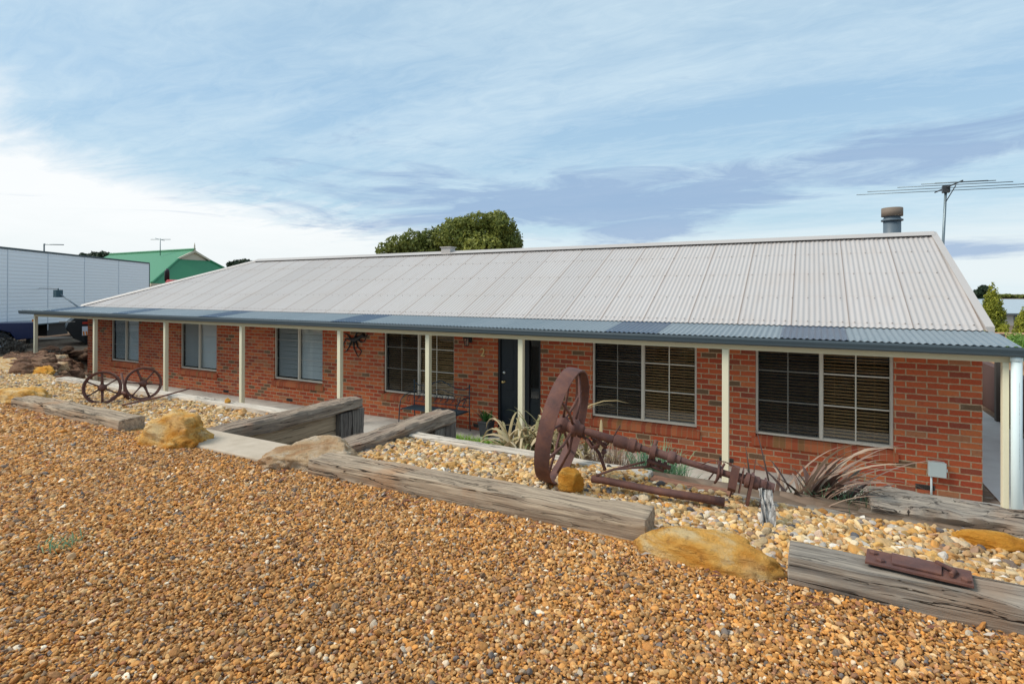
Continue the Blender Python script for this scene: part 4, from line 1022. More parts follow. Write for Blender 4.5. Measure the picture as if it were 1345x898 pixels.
blades('bleached_leaves', M['flax_pale'], clump(16,(-3.95,-4.55,1.08),.12,(.35,.7),(.02,.045),(.7,1.4),(2.4,5.0)), fx2)
dt = thing('dry_shrub', 'dry brown twiggy shrub under the axle behind the pale edging', 'shrub', (-3.6,-4.7,.9))
blades('twigs', M['dry_stem'], clump(420,(-3.62,-4.66,1.08),.13,(.14,.42),(.004,.009),(.7,1.6),(-.8,2.6)), dt, seg=5)
g1 = thing('grass_tuft', 'blue-green grass tuft behind the edging under the middle of the axle', 'grass tuft', (-3.2,-4.6,.9))
blades('blades', M['fescue'], clump(260,(-3.22,-4.62,1.08),.07,(.24,.46),(.006,.011),(.8,1.5),(.8,2.6)), g1, seg=6)
blades('blades', M['fescue'], clump(120,(-3.08,-4.60,1.08),.06,(.22,.40),(.006,.010),(.8,1.4),(1.4,3.0)), g1, seg=6)
fp = thing('flax_plant', 'purple-brown flax with arching faded leaves right of the axle end', 'plant', (-2.1,-4.85,.9))
blades('leaves', M['flax_purple'], clump(20,(-2.05,-4.80,1.08),.06,(.34,.62),(.055,.09),(.9,1.4),(.8,2.6)) + clump(12,(-1.90,-4.80,1.08),.05,(.40,.62),(.06,.09),(.6,1.1),(.4,1.6),.2,.5), fp)
blades('upright_leaves', M['flax_purple'], [((-2.42,-4.85,1.05),0.2,.50,.060,1.50,.1,.1),((-2.40,-4.87,1.05),2.6,.60,.045,1.50,.3,.8),((-2.24,-4.85,1.05),2.9,.74,.035,1.40,.2,.3),((-2.33,-4.85,1.05),2.7,.46,.05,1.3,.8,.6),((-2.26,-4.80,1.05),1,.40,.05,1.4,.4,.5)], fp)
blades('faded_leaves', M['flax_tan'], clump(30,(-2.06,-4.85,1.06),.09,(.62,1.02),(.024,.044),(.85,1.35),(.8,1.9),.1,1.0) + clump(14,(-2.12,-4.90,1.06),.08,(.4,.65),(.02,.04),(.9,1.4),(3.0,5.5),0,2.6), fp)
g2 = thing('grass_tuft', 'green and straw grass tuft between the purple flax and the heavy log', 'grass tuft', (-1.8,-4.9,.9))
blades('blades', M['fescue'], clump(320,(-1.80,-4.92,1.10),.12,(.24,.42),(.005,.010),(.5,1.5),(1.4,3.4)), g2, seg=6)
blades('straw_blades', M['dry_stem'], clump(110,(-1.82,-4.80,1.08),.11,(.25,.46),(.003,.007),(.7,1.5),(.3,2.0)), g2, seg=6)
# lawn patch
gp = []
for _ in range(6500):
    gp.append(((rr.uniform(-8.5,-6.25), rr.uniform(-1.85,-.82), -.005), rr.uniform(0,6.28), rr.uniform(.10,.20), .009, rr.uniform(.9,1.5), rr.uniform(2,6), rr.random()))
o = blades('lawn_grass', M['grass'], gp, seg=3); tag(o, 'short bright green grass beside the front path', 'grass', kind='stuff')
# potted plant
pp = thing('potted_plant', 'green spiky plant in a square dark pot beside the front door', 'potted plant', (-7.54,-.30,0))
q = MB(); a0, a1 = .085, .12; c_ = (-7.54,-.30)
q.hexa([(c_[0]-a0,c_[1]-a0,0),(c_[0]+a0,c_[1]-a0,0),(c_[0]+a0,c_[1]+a0,0),(c_[0]-a0,c_[1]+a0,0),(c_[0]-a1,c_[1]-a1,.27),(c_[0]+a1,c_[1]-a1,.27),(c_[0]+a1,c_[1]+a1,.27),(c_[0]-a1,c_[1]+a1,.27)])
q.box((c_[0]-.128,c_[1]-.128,.27),(c_[0]+.128,c_[1]+.128,.29)); q.build('pot', plain('charcoal_pot', (.045,.048,.055), .5), pp, .004)
blades('foliage', leaf_mat('pot_leaf', (.03,.10,.03), (.06,.18,.05), (.10,.22,.05), .2), clump(26,(-7.54,-.30,.28),.03,(.18,.32),(.03,.05),(.8,1.5),(.8,2.5)), pp)
blades('bronze_leaves', M['flax_purple'], clump(7,(-7.58,-.32,.28),.02,(.25,.4),(.02,.03),(.8,1.2),(.5,1.5),3.1,.8), pp)
# weeds and bark on the drive
wd = blades('small_weed', M['fescue'], [((-5.44+rr.gauss(0,.05),-8.05+rr.gauss(0,.05),1.45), rr.uniform(0,6.28), rr.uniform(.03,.07), .006, rr.uniform(.3,1.2), 6, rr.random()) for _ in range(60)], seg=3); tag(wd, 'tiny green weed in the gravel at lower left', 'weed')
bk = MB()
for _ in range(150):
    u_ = rr.random(); x_ = -9.8+9.6*u_; y_ = -6.70 - abs(rr.gauss(0,.07)); 
    if -7.4 < x_ < -5.6: continue
    a_ = rr.uniform(0,3.14); L_ = rr.uniform(.012,.045); w_ = rr.uniform(.004,.010); dx_, dy_ = math.cos(a_)*L_, math.sin(a_)*L_; ex_, ey_ = -math.sin(a_)*w_, math.cos(a_)*w_
    z_ = 1.462+rr.uniform(0,.012); t_ = rr.uniform(-.012,.012)
    bk.add([(x_-dx_,y_-dy_,z_),(x_+ex_,y_+ey_,z_+.006),(x_+dx_,y_+dy_,z_+t_),(x_-ex_,y_-ey_,z_+.002)], [(0,1,2,3)], rr.choice([0,0,1]))
tag(bk.build('bark_litter', [plain('red_bark', (.20,.075,.045), .8), plain('pale_bark', (.55,.45,.36), .8)]), 'flakes of red and pale bark lying along the sleepers', 'leaf litter', kind='stuff')

# ------------------------------------------------------------------ loose stone (thousands of pebbles as one stuff object each)
def pebble_tree(name, mat, variants=5, sub=2):
    ng = bpy.data.node_groups.new(name, 'GeometryNodeTree')
    ng.interface.new_socket('Geometry', in_out='INPUT', socket_type='NodeSocketGeometry'); ng.interface.new_socket('Geometry', in_out='OUTPUT', socket_type='NodeSocketGeometry')
    N = ng.nodes; L = ng.links
    gi = N.new('NodeGroupInput'); go = N.new('NodeGroupOutput'); join = N.new('GeometryNodeGeometryToInstance')
    outs = []
    for k in range(variants):
        ico = N.new('GeometryNodeMeshIcoSphere'); ico.inputs['Radius'].default_value = 1; ico.inputs['Subdivisions'].default_value = sub
        sp_ = N.new('GeometryNodeSetPosition'); nt = N.new('ShaderNodeTexNoise'); nt.noise_dimensions = '4D'
        nt.inputs['W'].default_value = k*5.3; nt.inputs['Scale'].default_value = .9; nt.inputs['Detail'].default_value = 2
        sb = N.new('ShaderNodeVectorMath'); sb.operation = 'SUBTRACT'; sb.inputs[1].default_value = (.5,.5,.5)
        sc_ = N.new('ShaderNodeVectorMath'); sc_.operation = 'SCALE'; sc_.inputs['Scale'].default_value = 1.5
        L.new(nt.outputs['Color'], sb.inputs[0]); L.new(sb.outputs[0], sc_.inputs[0]); L.new(sc_.outputs[0], sp_.inputs['Offset']); L.new(ico.outputs[0], sp_.inputs['Geometry'])
        sm = N.new('GeometryNodeSetShadeSmooth'); sm.inputs['Shade Smooth'].default_value = (k % 2 == 0); L.new(sp_.outputs[0], sm.inputs['Geometry'])
        ma = N.new('GeometryNodeSetMaterial'); ma.inputs['Material'].default_value = mat; L.new(sm.outputs[0], ma.inputs['Geometry']); outs.append(ma.outputs[0])
    for o_ in reversed(outs): L.new(o_, join.inputs[0])
    ip = N.new('GeometryNodeInstanceOnPoints'); ip.inputs['Pick Instance'].default_value = True
    def attr(nm, ty):
        a = N.new('GeometryNodeInputNamedAttribute'); a.data_type = ty; a.inputs['Name'].default_value = nm; return a.outputs['Attribute']
    L.new(gi.outputs[0], ip.inputs['Points']); L.new(join.outputs[0], ip.inputs['Instance']); L.new(attr('idx','INT'), ip.inputs['Instance Index'])
    er = N.new('FunctionNodeEulerToRotation'); L.new(attr('rot','FLOAT_VECTOR'), er.inputs[0]); L.new(er.outputs[0], ip.inputs['Rotation'])
    L.new(attr('scl','FLOAT_VECTOR'), ip.inputs['Scale']); L.new(ip.outputs[0], go.inputs[0])
    return ng
def pebbles(name, P, S_, mat, label, variants=5, sub=2, tiltmax=.5):
    n = len(P); me = bpy.data.meshes.new(name); me.vertices.add(n); me.vertices.foreach_set('co', P.astype(np.float32).ravel())
    a = me.attributes.new('scl','FLOAT_VECTOR','POINT'); a.data.foreach_set('vector', S_.astype(np.float32).ravel())
    rot = np.stack([rng.normal(0,tiltmax,n), rng.normal(0,tiltmax,n), rng.uniform(0,6.28,n)],1)
    a = me.attributes.new('rot','FLOAT_VECTOR','POINT'); a.data.foreach_set('vector', rot.astype(np.float32).ravel())
    for nm in ('rnd','rnd2'):
        a = me.attributes.new(nm,'FLOAT','POINT'); a.data.foreach_set('value', rng.uniform(0,1,n).astype(np.float32))
    a = me.attributes.new('idx','INT','POINT'); a.data.foreach_set('value', rng.integers(0,variants,n).astype(np.int32))
    o = bpy.data.objects.new(name, me); COL.objects.link(o)
    md = o.modifiers.new('pebbles','NODES'); md.node_group = pebble_tree(name, mat, variants, sub)
    return tag(o, label, kind='stuff')
def field(x0, x1, y0, y1, sp, keep=None):
    gx, gy = np.meshgrid(np.arange(x0, x1, sp), np.arange(y0, y1, sp)); n = gx.size
    P = np.stack([gx.ravel()+rng.uniform(-.5,.5,n)*sp, gy.ravel()+rng.uniform(-.5,.5,n)*sp],1)
    if keep is not None: P = P[keep(P[:,0], P[:,1])]
    return P
# the drive
cam2 = np.array([cx, cy])
parts_ = []; scl_ = []
def dens(P, lo_, hi_): d = np.hypot(P[:,0]-cam2[0], P[:,1]-cam2[1]); return (d >= lo_) & (d < hi_)
vis = lambda x, y: (y > -9.3 + .0*x)
for lo_, hi_, sp_, s0_ in ((0, 3.6, .0124, .0076), (3.6, 6.5, .0142, .0088), (6.5, 13, .022, .0138)):
    P = field(-13.9, 2.2, -10.0, -6.60, sp_); P = P[dens(P, lo_, hi_)]
    keep = P[:,1] > -9.0 - .35*np.maximum(0, -(P[:,0]+4.4))*0 - .6; P = P[keep]
    n = len(P); pt_ = np.sin(P[:,0]*.9+1.3*np.sin(P[:,1]*1.1))*np.sin(P[:,1]*1.5+P[:,0]*.4); s = s0_*.95*np.exp(rng.normal(0, .31, n))*(1+.10*pt_); sc3 = np.stack([s*rng.uniform(.95,1.4,n), s*rng.uniform(.75,1.05,n), s*rng.uniform(.45,.75,n)],1)
    und = .006*np.sin(P[:,0]*1.7)*np.cos(P[:,1]*2.1)
    z = 1.441 + und + rng.uniform(0, .012, n) + np.where(rng.uniform(0,1,n) < .12, .006, 0)
    parts_.append(np.column_stack([P, z])); scl_.append(sc3)
P = np.concatenate(parts_); S_ = np.concatenate(scl_)
big_ = rng.uniform(0,1,len(P)) < .015; S_[big_] *= 1.55
print('gravel stones', len(P))
pebbles('gravel', P, S_, M['gstone'], 'ochre and brown pea gravel covering the drive')
# the two raised beds
def inbed(x, y):
    a = (y > -6.42) & (y < -5.18)
    l = (x < -7.22) & (y < np.where(x > -12.6, -5.18, -5.10 + (-12.6-x)*.21))
    l = l & (y > -6.42)
    r_ = (x > -5.46) & a
    r_ = r_ & ((x < -1.66) | (y < -5.17)) & ~((x > -3.1) & (x < -1.6) & (y > -5.36)) & ~((x > -3.1) & (y > -5.30))
    return l | r_
P = field(-19.5, 2.6, -6.42, -4.2, .0300, inbed); n = len(P)
P2 = field(-8, 2.6, -6.42, -4.2, .040, inbed); P = np.concatenate([P, P2]); up_ = np.concatenate([np.zeros(n), np.full(len(P2), .010)]); n = len(P)
s = .0178*np.exp(rng.normal(0,.28,n)); S_ = np.stack([s*rng.uniform(1.,1.5,n), s*rng.uniform(.75,1.1,n), s*rng.uniform(.5,.8,n)],1)
bz = np.where(P[:,0] < -12.6, 1.350 - (-12.6-P[:,0])*.012, 1.350)
z = bz + up_ + .02*np.sin(P[:,0]*2.3)*np.sin(P[:,1]*4) + rng.uniform(0,.016,n)
z = z + .045*np.clip((-5.75-P[:,1])/.5, 0, 1) - .010*(P[:,1] > -5.35)
print('bed stones', n)
pebbles('bed_stones', np.column_stack([P, z]), S_, M['bstone'], 'cream and yellow river stones filling the raised beds', tiltmax=.4)

# ------------------------------------------------------------------ background: trailer, vehicles, sheds, trees
def local(ob_loc, d, side=1):    # maps local (s along d, o outwards, z) to world
    L0 = V(ob_loc); d = V(d).normalized(); nrm = V((d.y, -d.x, 0))*side     # to the right of d (side 1) or the left (-1)
    return lambda s, o, z: L0 + d*s + nrm*o + V((0,0,z))
TA, TB = V((-29.25,-.25,0)), V((-36.2,8.9,0)); td = (TB-TA).normalized(); TL = (TB-TA).length
A0 = TA - td*5.2; TL += 5.2; GZ = .55
tr = thing('semi_trailer', 'long white box semi-trailer with ribbed sides parked left of the house', 'trailer', (A0.x, A0.y, GZ))
lc = local((A0.x, A0.y, 0), td)
def lbox(q, s0_, s1_, o0, o1, z0, z1, lc=lc, mi=0):
    q.hexa([lc(s0_,o0,z0),lc(s1_,o0,z0),lc(s1_,o1,z0),lc(s0_,o1,z0),lc(s0_,o0,z1),lc(s1_,o0,z1),lc(s1_,o1,z1),lc(s0_,o1,z1)], mi)
wt = NT('white_ribbed_panel'); pz = wt.sep(wt.pos())[2]
rib = wt.math('ABSOLUTE', wt.math('SUBTRACT', wt.math('FRACT', wt.math('DIVIDE', pz, .145)), .5))
M['trailer'] = wt.bsdf(wt.mix(wt.math('MULTIPLY', wt.math('SUBTRACT', rib, .44), 14, clamp=True), (.90,.92,.94), (.74,.77,.82)), .4, 0, rib, .35, .03, .5)
q = MB(); lbox(q, 0, TL, -2.5, 0, 1.40, 4.42); lbox(q, 0, 7.1, -2.5, -.002, 1.10, 1.398); q.build('box_body', M['trailer'], tr)
q = MB(); s_ = 1.2
lbox(q, -.02, TL+.02, -2.52, .02, 4.42, 4.50); lbox(q, TL+.001, TL+.05, -2.52, .02, 1.40, 4.42); lbox(q, 0, TL, 0.001, .02, 1.385, 1.43); q.build('trim_rail', plain('dark_trim', (.07,.10,.11), .5), tr)
SEAM = plain('seam_grey', (.62,.66,.71), .5)
for px_ in (10, 63, 111, 156):
    pt = near(px_, 332, 30); dd = pt-CAMP; nrm = V((td.y,-td.x,0)); tt = (TA-CAMP).dot(nrm)/dd.dot(nrm); ss = (CAMP+dd*tt-A0).dot(td)
    q = MB(); lbox(q, ss-.018, ss+.018, .001, .012, 1.42 if px_ > 66 else 1.12, 4.41); q.build('seam', SEAM, tr)
TYRE = plain('tyre_rubber', (.02,.02,.022), .8); RIM = plain('wheel_rim', (.5,.5,.52), .4, .6)
def wheel(parent, c, axis, r_, w_, name='wheel'):
    q = MB(); q.lathe(c, axis, [(r_*.55,-w_/2),(r_*.92,-w_/2),(r_,-w_*.35),(r_,w_*.35),(r_*.92,w_/2),(r_*.55,w_/2)], 28); o = q.build(name, TYRE, parent)
    q = MB(); q.lathe(c, axis, [(0,w_*.25),(r_*.2,w_*.3),(r_*.5,w_*.2),(r_*.56,w_/2-.002)], 14); q.lathe(c, axis, [(0,-w_*.25),(r_*.5,-w_*.2),(r_*.56,-w_/2)], 14)
    for k in range(5):
        a_ = k*1.2566; ax_ = V(axis).normalized(); u_ = V((0,0,1)); v_ = ax_.cross(u_); q.tube([V(c)+ax_*w_*.34, V(c)+ax_*w_*.36+(u_*math.cos(a_)+v_*math.sin(a_))*r_*.52], .035, 5)
    q.build('rim', RIM, o)
nrmT = V((td.y,-td.x,0))
for s_ in (1.2, 2.4, 3.6): wheel(tr, lc(s_, -.25, GZ+.42), nrmT, .42, .3); wheel(tr, lc(s_, -2.2, GZ+.42), nrmT, .42, .3)
q = MB(); lbox(q, 0, TL-2, -1.7, -.8, 1.15, 1.395); lbox(q, 7.4, 7.6, -.5, -.35, GZ, 1.39); lbox(q, 7.4, 7.6, -2.1, -1.95, GZ, 1.39); lbox(q, 8.2, 9.6, -.9, -.2, .85, 1.37); q.build('chassis', M['black'], tr)
AMB = plain('amber_plastic', (.75,.22,.02), .3)
for s_ in (7.6+.3, 12.9):
    q = MB(); lbox(q, s_-.1, s_+.1, .0225, .07, 1.28 if s_ < 9 else 1.33, 1.44 if s_ < 9 else 1.42); 
tag((lambda o: o)(thing('trailer_mast', 'thin grey L-shaped aerial standing above the white trailer', 'aerial', (-50.8, 9.5, 0))), None)
q = MB(); b0 = near(58, 331, 40); b1 = near(58, 321, 40); b2 = near(84, 321.5, 40.5); q.tube([V((b0.x,b0.y,.5)), b1, b1+V((0,0,.06))], .05, 6); q.tube([b1, b2], .035, 6); q.build('mast', AM, bpy.data.objects['trailer_mast'])

# blue ute in front of the trailer
uo = near(48, 462, 21.0); ut = thing('blue_ute', 'dark blue ute with alloy wheels parked in front of the white trailer', 'ute', (uo.x, uo.y, GZ))
ud = V((-.36,-.93,0)); lu = local((uo.x, uo.y, GZ), ud, -1)    # points towards the front, away to the left
BLUE = plain('blue_paint', (.010,.022,.085), .25, .2, .6, .1)
q = MB()
prof = [(0,.45),(0,1.02),(.05,1.06),(2.0,1.08),(2.05,1.55),(2.35,1.72),(3.4,1.72),(4.05,1.18),(5.0,1.05),(5.15,.85),(5.15,.42),(4.75,.40),(4.6,.68),(4.3,.78),(4.0,.68),(3.85,.40),(1.5,.40),(1.35,.70),(1.05,.80),(.75,.70),(.6,.42)]
n_ = len(prof); F0 = [lu(s_,-.0,z_) for s_, z_ in prof]; F1 = [lu(s_,-1.8,z_) for s_, z_ in prof]
q.add(F0+F1, [tuple(range(n_)), tuple(range(2*n_-1, n_-1, -1))] + [(i, n_+i, n_+(i+1) % n_, (i+1) % n_) for i in range(n_)]); q.build('body', BLUE, ut, .03)
q = MB(); q.add([lu(2.2,.004,1.15),lu(3.75,.004,1.18),lu(3.3,.004,1.64),lu(2.35,.004,1.62)], [(0,1,2,3)]); q.add([lu(2.2,-1.804,1.15),lu(3.75,-1.804,1.18),lu(3.3,-1.804,1.64),lu(2.35,-1.804,1.62)], [(3,2,1,0)]); q.build('side_window', plain('dark_auto_glass', (.01,.012,.015), .1, 0, .8, 0), ut)
q = MB(); lbox(q, -.015, .0, -.25, -.02, .7, .98, lu); q.build('tail_lamp', plain('red_lamp', (.35,.01,.01), .25), ut)
q = MB(); lbox(q, .0, .14, -.4, -.26, 1.075, 1.17, lu); q.build('beacon', AMB, ut)
for s_ in (1.05, 4.3):
    for o_ in (-.08, -1.72): wheel(ut, lu(s_, o_, .36), V((.93,-.36,0)), .36, .22)
# black tipper trailer
bo = near(119, 463, 22.6); bt = thing('tipping_trailer', 'black tub trailer with red band and striped rear marker plate beside the brick corner', 'trailer', (bo.x, bo.y, GZ))
lb = local((bo.x, bo.y, GZ), V((-.36,-.93,0)), -1)
q = MB(); prof = [(-1.4,.25),(-1.4,1.28),(.40,1.25),(.72,.98),(.80,.75),(.55,.35),(.2,.15),(-.3,.12)]
n_ = len(prof); F0 = [lb(s_,.0,z_) for s_, z_ in prof]; F1 = [lb(s_,-1.9,z_) for s_, z_ in prof]
q.add(F0+F1, [tuple(range(n_)), tuple(range(2*n_-1, n_-1, -1))] + [(i, n_+i, n_+(i+1) % n_, (i+1) % n_) for i in range(n_)]); q.build('tub', plain('black_paint', (.012,.014,.016), .35, 0, .5, .1), bt, .02)
q = MB(); lbox(q, -.15, .27, .003, .03, .92, 1.00, lb); q.build('red_marker', plain('red_reflector', (.45,.03,.015), .35), bt)
q = MB(); lbox(q, .0, .28, .003, .02, .45, .82, lb); pn = q.build('marker_plate', plain('pale_plate', (.62,.62,.66), .4), bt)
q = MB()
for k in range(3): q.hexa([lb(.01+k*.09,.021,.46),lb(.06+k*.09,.021,.46),lb(.06+k*.09,.026,.46),lb(.01+k*.09,.026,.46),lb(.03+k*.09,.021,.62),lb(.08+k*.09,.021,.62),lb(.08+k*.09,.026,.62),lb(.03+k*.09,.026,.62)])
q.build('chevron', AMB, pn)
q = MB(); lbox(q, .5, 1.0, -.2, .0, 1.0, 1.05, lb); lbox(q, .5, 1.6, -1.0, -.9, .3, .38, lb); q.build('drawbar', M['steel'], bt)
q = MB(); lbox(q, .10, .30, -.2, -.05, 1.322, 1.42, lb); q.build('beacon', AMB, bt)
for o_ in (-.1,-1.8): wheel(bt, lb(-.1, o_, .33), lb(0,1,0)-lb(0,0,0), .33, .2)

# low wild bush at far left
def leafcloud(name, mat, blobs, n, ls, parent=None, jitter=.14):
    """leaf clumps spread through several ellipsoid lobes; n leaves of size ls"""
    V_, F_, A_ = [], [], []; tot = sum(b[1][0]*b[1][1]*b[1][2] for b in blobs)
    for (c, r_, sh) in blobs:
        k = int(n*(r_[0]*r_[1]*r_[2])**(2/3)/sum((b[1][0]*b[1][1]*b[1][2])**(2/3) for b in blobs))
        for _ in range(k):
            d_ = V((random.gauss(0,1), random.gauss(0,1), random.gauss(0,1))).normalized(); u_ = random.uniform(.55,1.0)**.5
            b_ = 1 + .28*noise.noise(d_*2.2+V(c)) + .2*noise.noise(d_*5+V(c))
            P_ = V(c) + V((d_.x*r_[0], d_.y*r_[1], d_.z*r_[2]))*u_*b_
            a_ = V((random.gauss(0,1), random.gauss(0,1), random.gauss(0,1))).normalized(); t_ = (d_+a_*.9).normalized(); s1 = t_.cross(V((random.gauss(0,1), random.gauss(0,1), random.gauss(0,1)))).normalized(); s2 = t_.cross(s1)
            l_ = ls*random.uniform(.6,1.4); w_ = l_*.45; i = len(V_)
            V_ += [tuple(P_-s1*l_), tuple(P_+s2*w_), tuple(P_+s1*l_), tuple(P_-s2*w_)]; F_.append((i,i+1,i+2,i+3)); A_ += [min(1,max(0,sh+random.uniform(-.28,.28)))]*4
    if parent is not None:
        L0 = parent_world(parent); V_ = [(a-L0[0],b-L0[1],c-L0[2]) for a,b,c in V_]
    me = bpy.data.meshes.new(name); me.from_pydata(V_, [], F_); me.materials.append(mat); at = me.attributes.new('rnd','FLOAT','POINT'); at.data.foreach_set('value', A_)
    return link(bpy.data.objects.new(name, me), parent)
M['gum'] = leaf_mat('tree_leaves', (.07,.095,.022), (.20,.225,.05), (.40,.40,.08), .3)
M['darkleaf'] = leaf_mat('dark_leaves', (.018,.035,.018), (.035,.060,.030), (.06,.09,.04), .15)
M['gold'] = leaf_mat('cypress_leaves', (.10,.13,.015), (.28,.30,.035), (.46,.45,.06), .25)
M['hedge'] = leaf_mat('hedge_leaves', (.05,.12,.02), (.12,.24,.04), (.22,.34,.07), .25)
M['drybush'] = leaf_mat('grey_bush', (.06,.05,.045), (.12,.10,.08), (.20,.17,.13), .15)
M['redleaf'] = leaf_mat('red_leaves', (.09,.03,.02), (.16,.05,.035), (.10,.09,.04), .15)
M['bark'] = varied('bark', (.09,.07,.05), (.19,.15,.11), 6, .9)
bu = thing('dry_bush', 'low grey-brown bush at the far left above the rock bank', 'bush', (-21.5,-1.9,.8)); c_ = near(6, 455, 19.5)
bu.location = (c_.x, c_.y, c_.z-.5); leafcloud('foliage', M['drybush'], [(c_+V((0,0,-.12)),(.75,.6,.42),.4),(c_+V((1.3,.7,-.35)),(.9,.5,.25),.6)], 2600, .05, bu)
# white object edge at far left: bonnet-like white tank
wo = near(0, 452, 21.5); wv = thing('white_drum', 'small white rounded drum at the left edge in front of the blue ute', 'drum', tuple(wo-V((0,0,.5))))
q = MB(); q.lathe(wo+V((-.15,0,-.5)), (0,0,1), [(0,0),(.32,0),(.34,.2),(.34,.42),(.30,.52),(.12,.56),(0,.56)], 24); q.build('drum_body', plain('white_plastic', (.75,.77,.78), .4, dirt=.1), wv)

# green-roofed house
AP = near(254, 328, 60); ex = AP.x + 2.6; hw = 5.7; ze = 3.62; hz_ = AP.z
GH = thing('green_roof_house', 'house with bright green hip roof and cream gablet behind the trailer', 'house', (AP.x-8, AP.y, 0))
q = MB(); gx = AP.x; gb = 1.15                                     # gablet half-height drop
zg_ = hz_-gb; wy = hw*gb/(hz_-ze)
xw = gx - 17
q.add([(gx+.25,AP.y,hz_),(xw,AP.y,hz_),(xw-3,AP.y-hw,ze),(ex,AP.y-hw,ze),(gx+.25,AP.y-wy,zg_),(xw-3,AP.y+hw,ze),(ex,AP.y+hw,ze),(gx+.25,AP.y+wy,zg_)],
      [(0,1,2,3,4),(0,7,6,5,1),(3,6,7,4),(1,5,2)])
o = q.build('roof', plain('green_steel', (.038,.22,.10), .45, dirt=.15), GH)
q = MB(); q.add([(gx+.1,AP.y,hz_-.12),(gx+.1,AP.y-wy+.3,zg_+.02),(gx+.1,AP.y+wy-.3,zg_+.02)], [(0,1,2)]); 
for sg in (-1,1): q.hexa([(gx+.12,AP.y,hz_-.30),(gx+.30,AP.y,hz_-.30),(gx+.30,AP.y+sg*wy,zg_-.02),(gx+.12,AP.y+sg*wy,zg_-.02),(gx+.12,AP.y,hz_-.06),(gx+.30,AP.y,hz_-.06),(gx+.30,AP.y+sg*(wy+.1),zg_+.12),(gx+.12,AP.y+sg*(wy+.1),zg_+.12)])
q.tube([(gx+.22,AP.y,hz_-.4),(gx+.22,AP.y,hz_+.45),(gx+.22,AP.y,hz_+.75)], [.10,.07,.02], 6)
q.build('gablet', plain('cream_gable', (.62,.55,.42), .6), o)
q = MB(); 
for (a_, b_) in (((gx+.25,AP.y-wy,zg_),(ex,AP.y-hw,ze)),((gx+.25,AP.y+wy,zg_),(ex,AP.y+hw,ze)),((xw,AP.y,hz_),(gx+.25,AP.y,hz_))): q.tube([V(a_)+V((0,0,.05)), V(b_)+V((0,0,.05))], .13, 6, 0, False)
q.build('ridge_capping', plain('green_cap', (.05,.25,.12), .45), o)
q = MB(); q.box((xw-3.1,AP.y-hw-.12,ze-.28),(ex+.1,AP.y-hw,ze-.01)); q.box((ex,AP.y-hw,ze-.28),(ex+.12,AP.y+hw,ze-.01)); q.build('fascia', plain('cream_fascia', (.58,.50,.36), .6), GH)
q = MB(); q.box((xw-2,AP.y-hw+1.6,0),(ex-.6,AP.y+hw-.6,ze-.02)); q.build('wall', plain('red_wall', (.24,.05,.04), .8), GH)
q = MB(); q.box((ex-.58,AP.y-3.2,1.2),(ex-.55,AP.y-1.2,2.8)); q.build('window', plain('dim_window', (.05,.06,.07), .2), GH)
aa = thing('small_aerial', 'thin television aerial above the green roof', 'aerial', (AP.x-3.5, AP.y, hz_-.3))
b0, b1 = near(210.5, 332, 61), near(210.5, 313, 61); q = MB(); q.tube([b0-V((0,0,.3)), b1], .045, 6); q.tube([near(198,314.5,61), near(224,314.5,61)], .03, 6); q.tube([near(204,313,61.3), near(216,316,60.6)], .03, 6); q.build('mast', AM, aa)
# red truck with exhaust stack behind our roof
to = near(217, 372, 42); tk = thing('red_truck', 'red prime mover with tall black exhaust stack showing behind the roof', 'truck', (to.x, to.y, .3))
lt = local((to.x, to.y, .3), (1, -.2, 0)); REDP = plain('red_paint', (.42,.02,.02), .3)
q = MB(); prof = [(0,.7),(0,3.25),(.3,3.42),(1.5,3.35),(1.85,2.4),(3.4,2.1),(3.55,.7)]; n_ = len(prof); F0 = [lt(s_,.0,z_) for s_, z_ in prof]; F1 = [lt(s_,-2.3,z_) for s_, z_ in prof]
q.add(F0+F1, [tuple(range(n_)), tuple(range(2*n_-1, n_-1, -1))] + [(i, n_+i, n_+(i+1) % n_, (i+1) % n_) for i in range(n_)]); q.build('cab', REDP, tk, .05)
q = MB(); lbox(q, .35, 1.5, .002, .02, 2.2, 3.05, lt); q.build('side_window', plain('truck_glass', (.01,.012,.015), .1), tk)
q = MB(); q.tube([lt(-.25,-.2,1.0), lt(-.25,-.2,3.3)], .11, 12); q.tube([lt(-.25,-.2,3.3), lt(-.25,-.2,4.05), lt(-.15,-.2,4.22)], [.17,.17,.10], 12); q.build('exhaust_stack', M['black'], tk)
q = MB(); lbox(q, -4.5, 0, -1.6, -.7, .6, .9, lt); q.build('chassis', M['black'], tk)
for s_ in (2.7,-2.2,-3.5):
    for o_ in (-.15,-2.15): wheel(tk, lt(s_, o_, .5), (.2,-1,0), .5, .3)

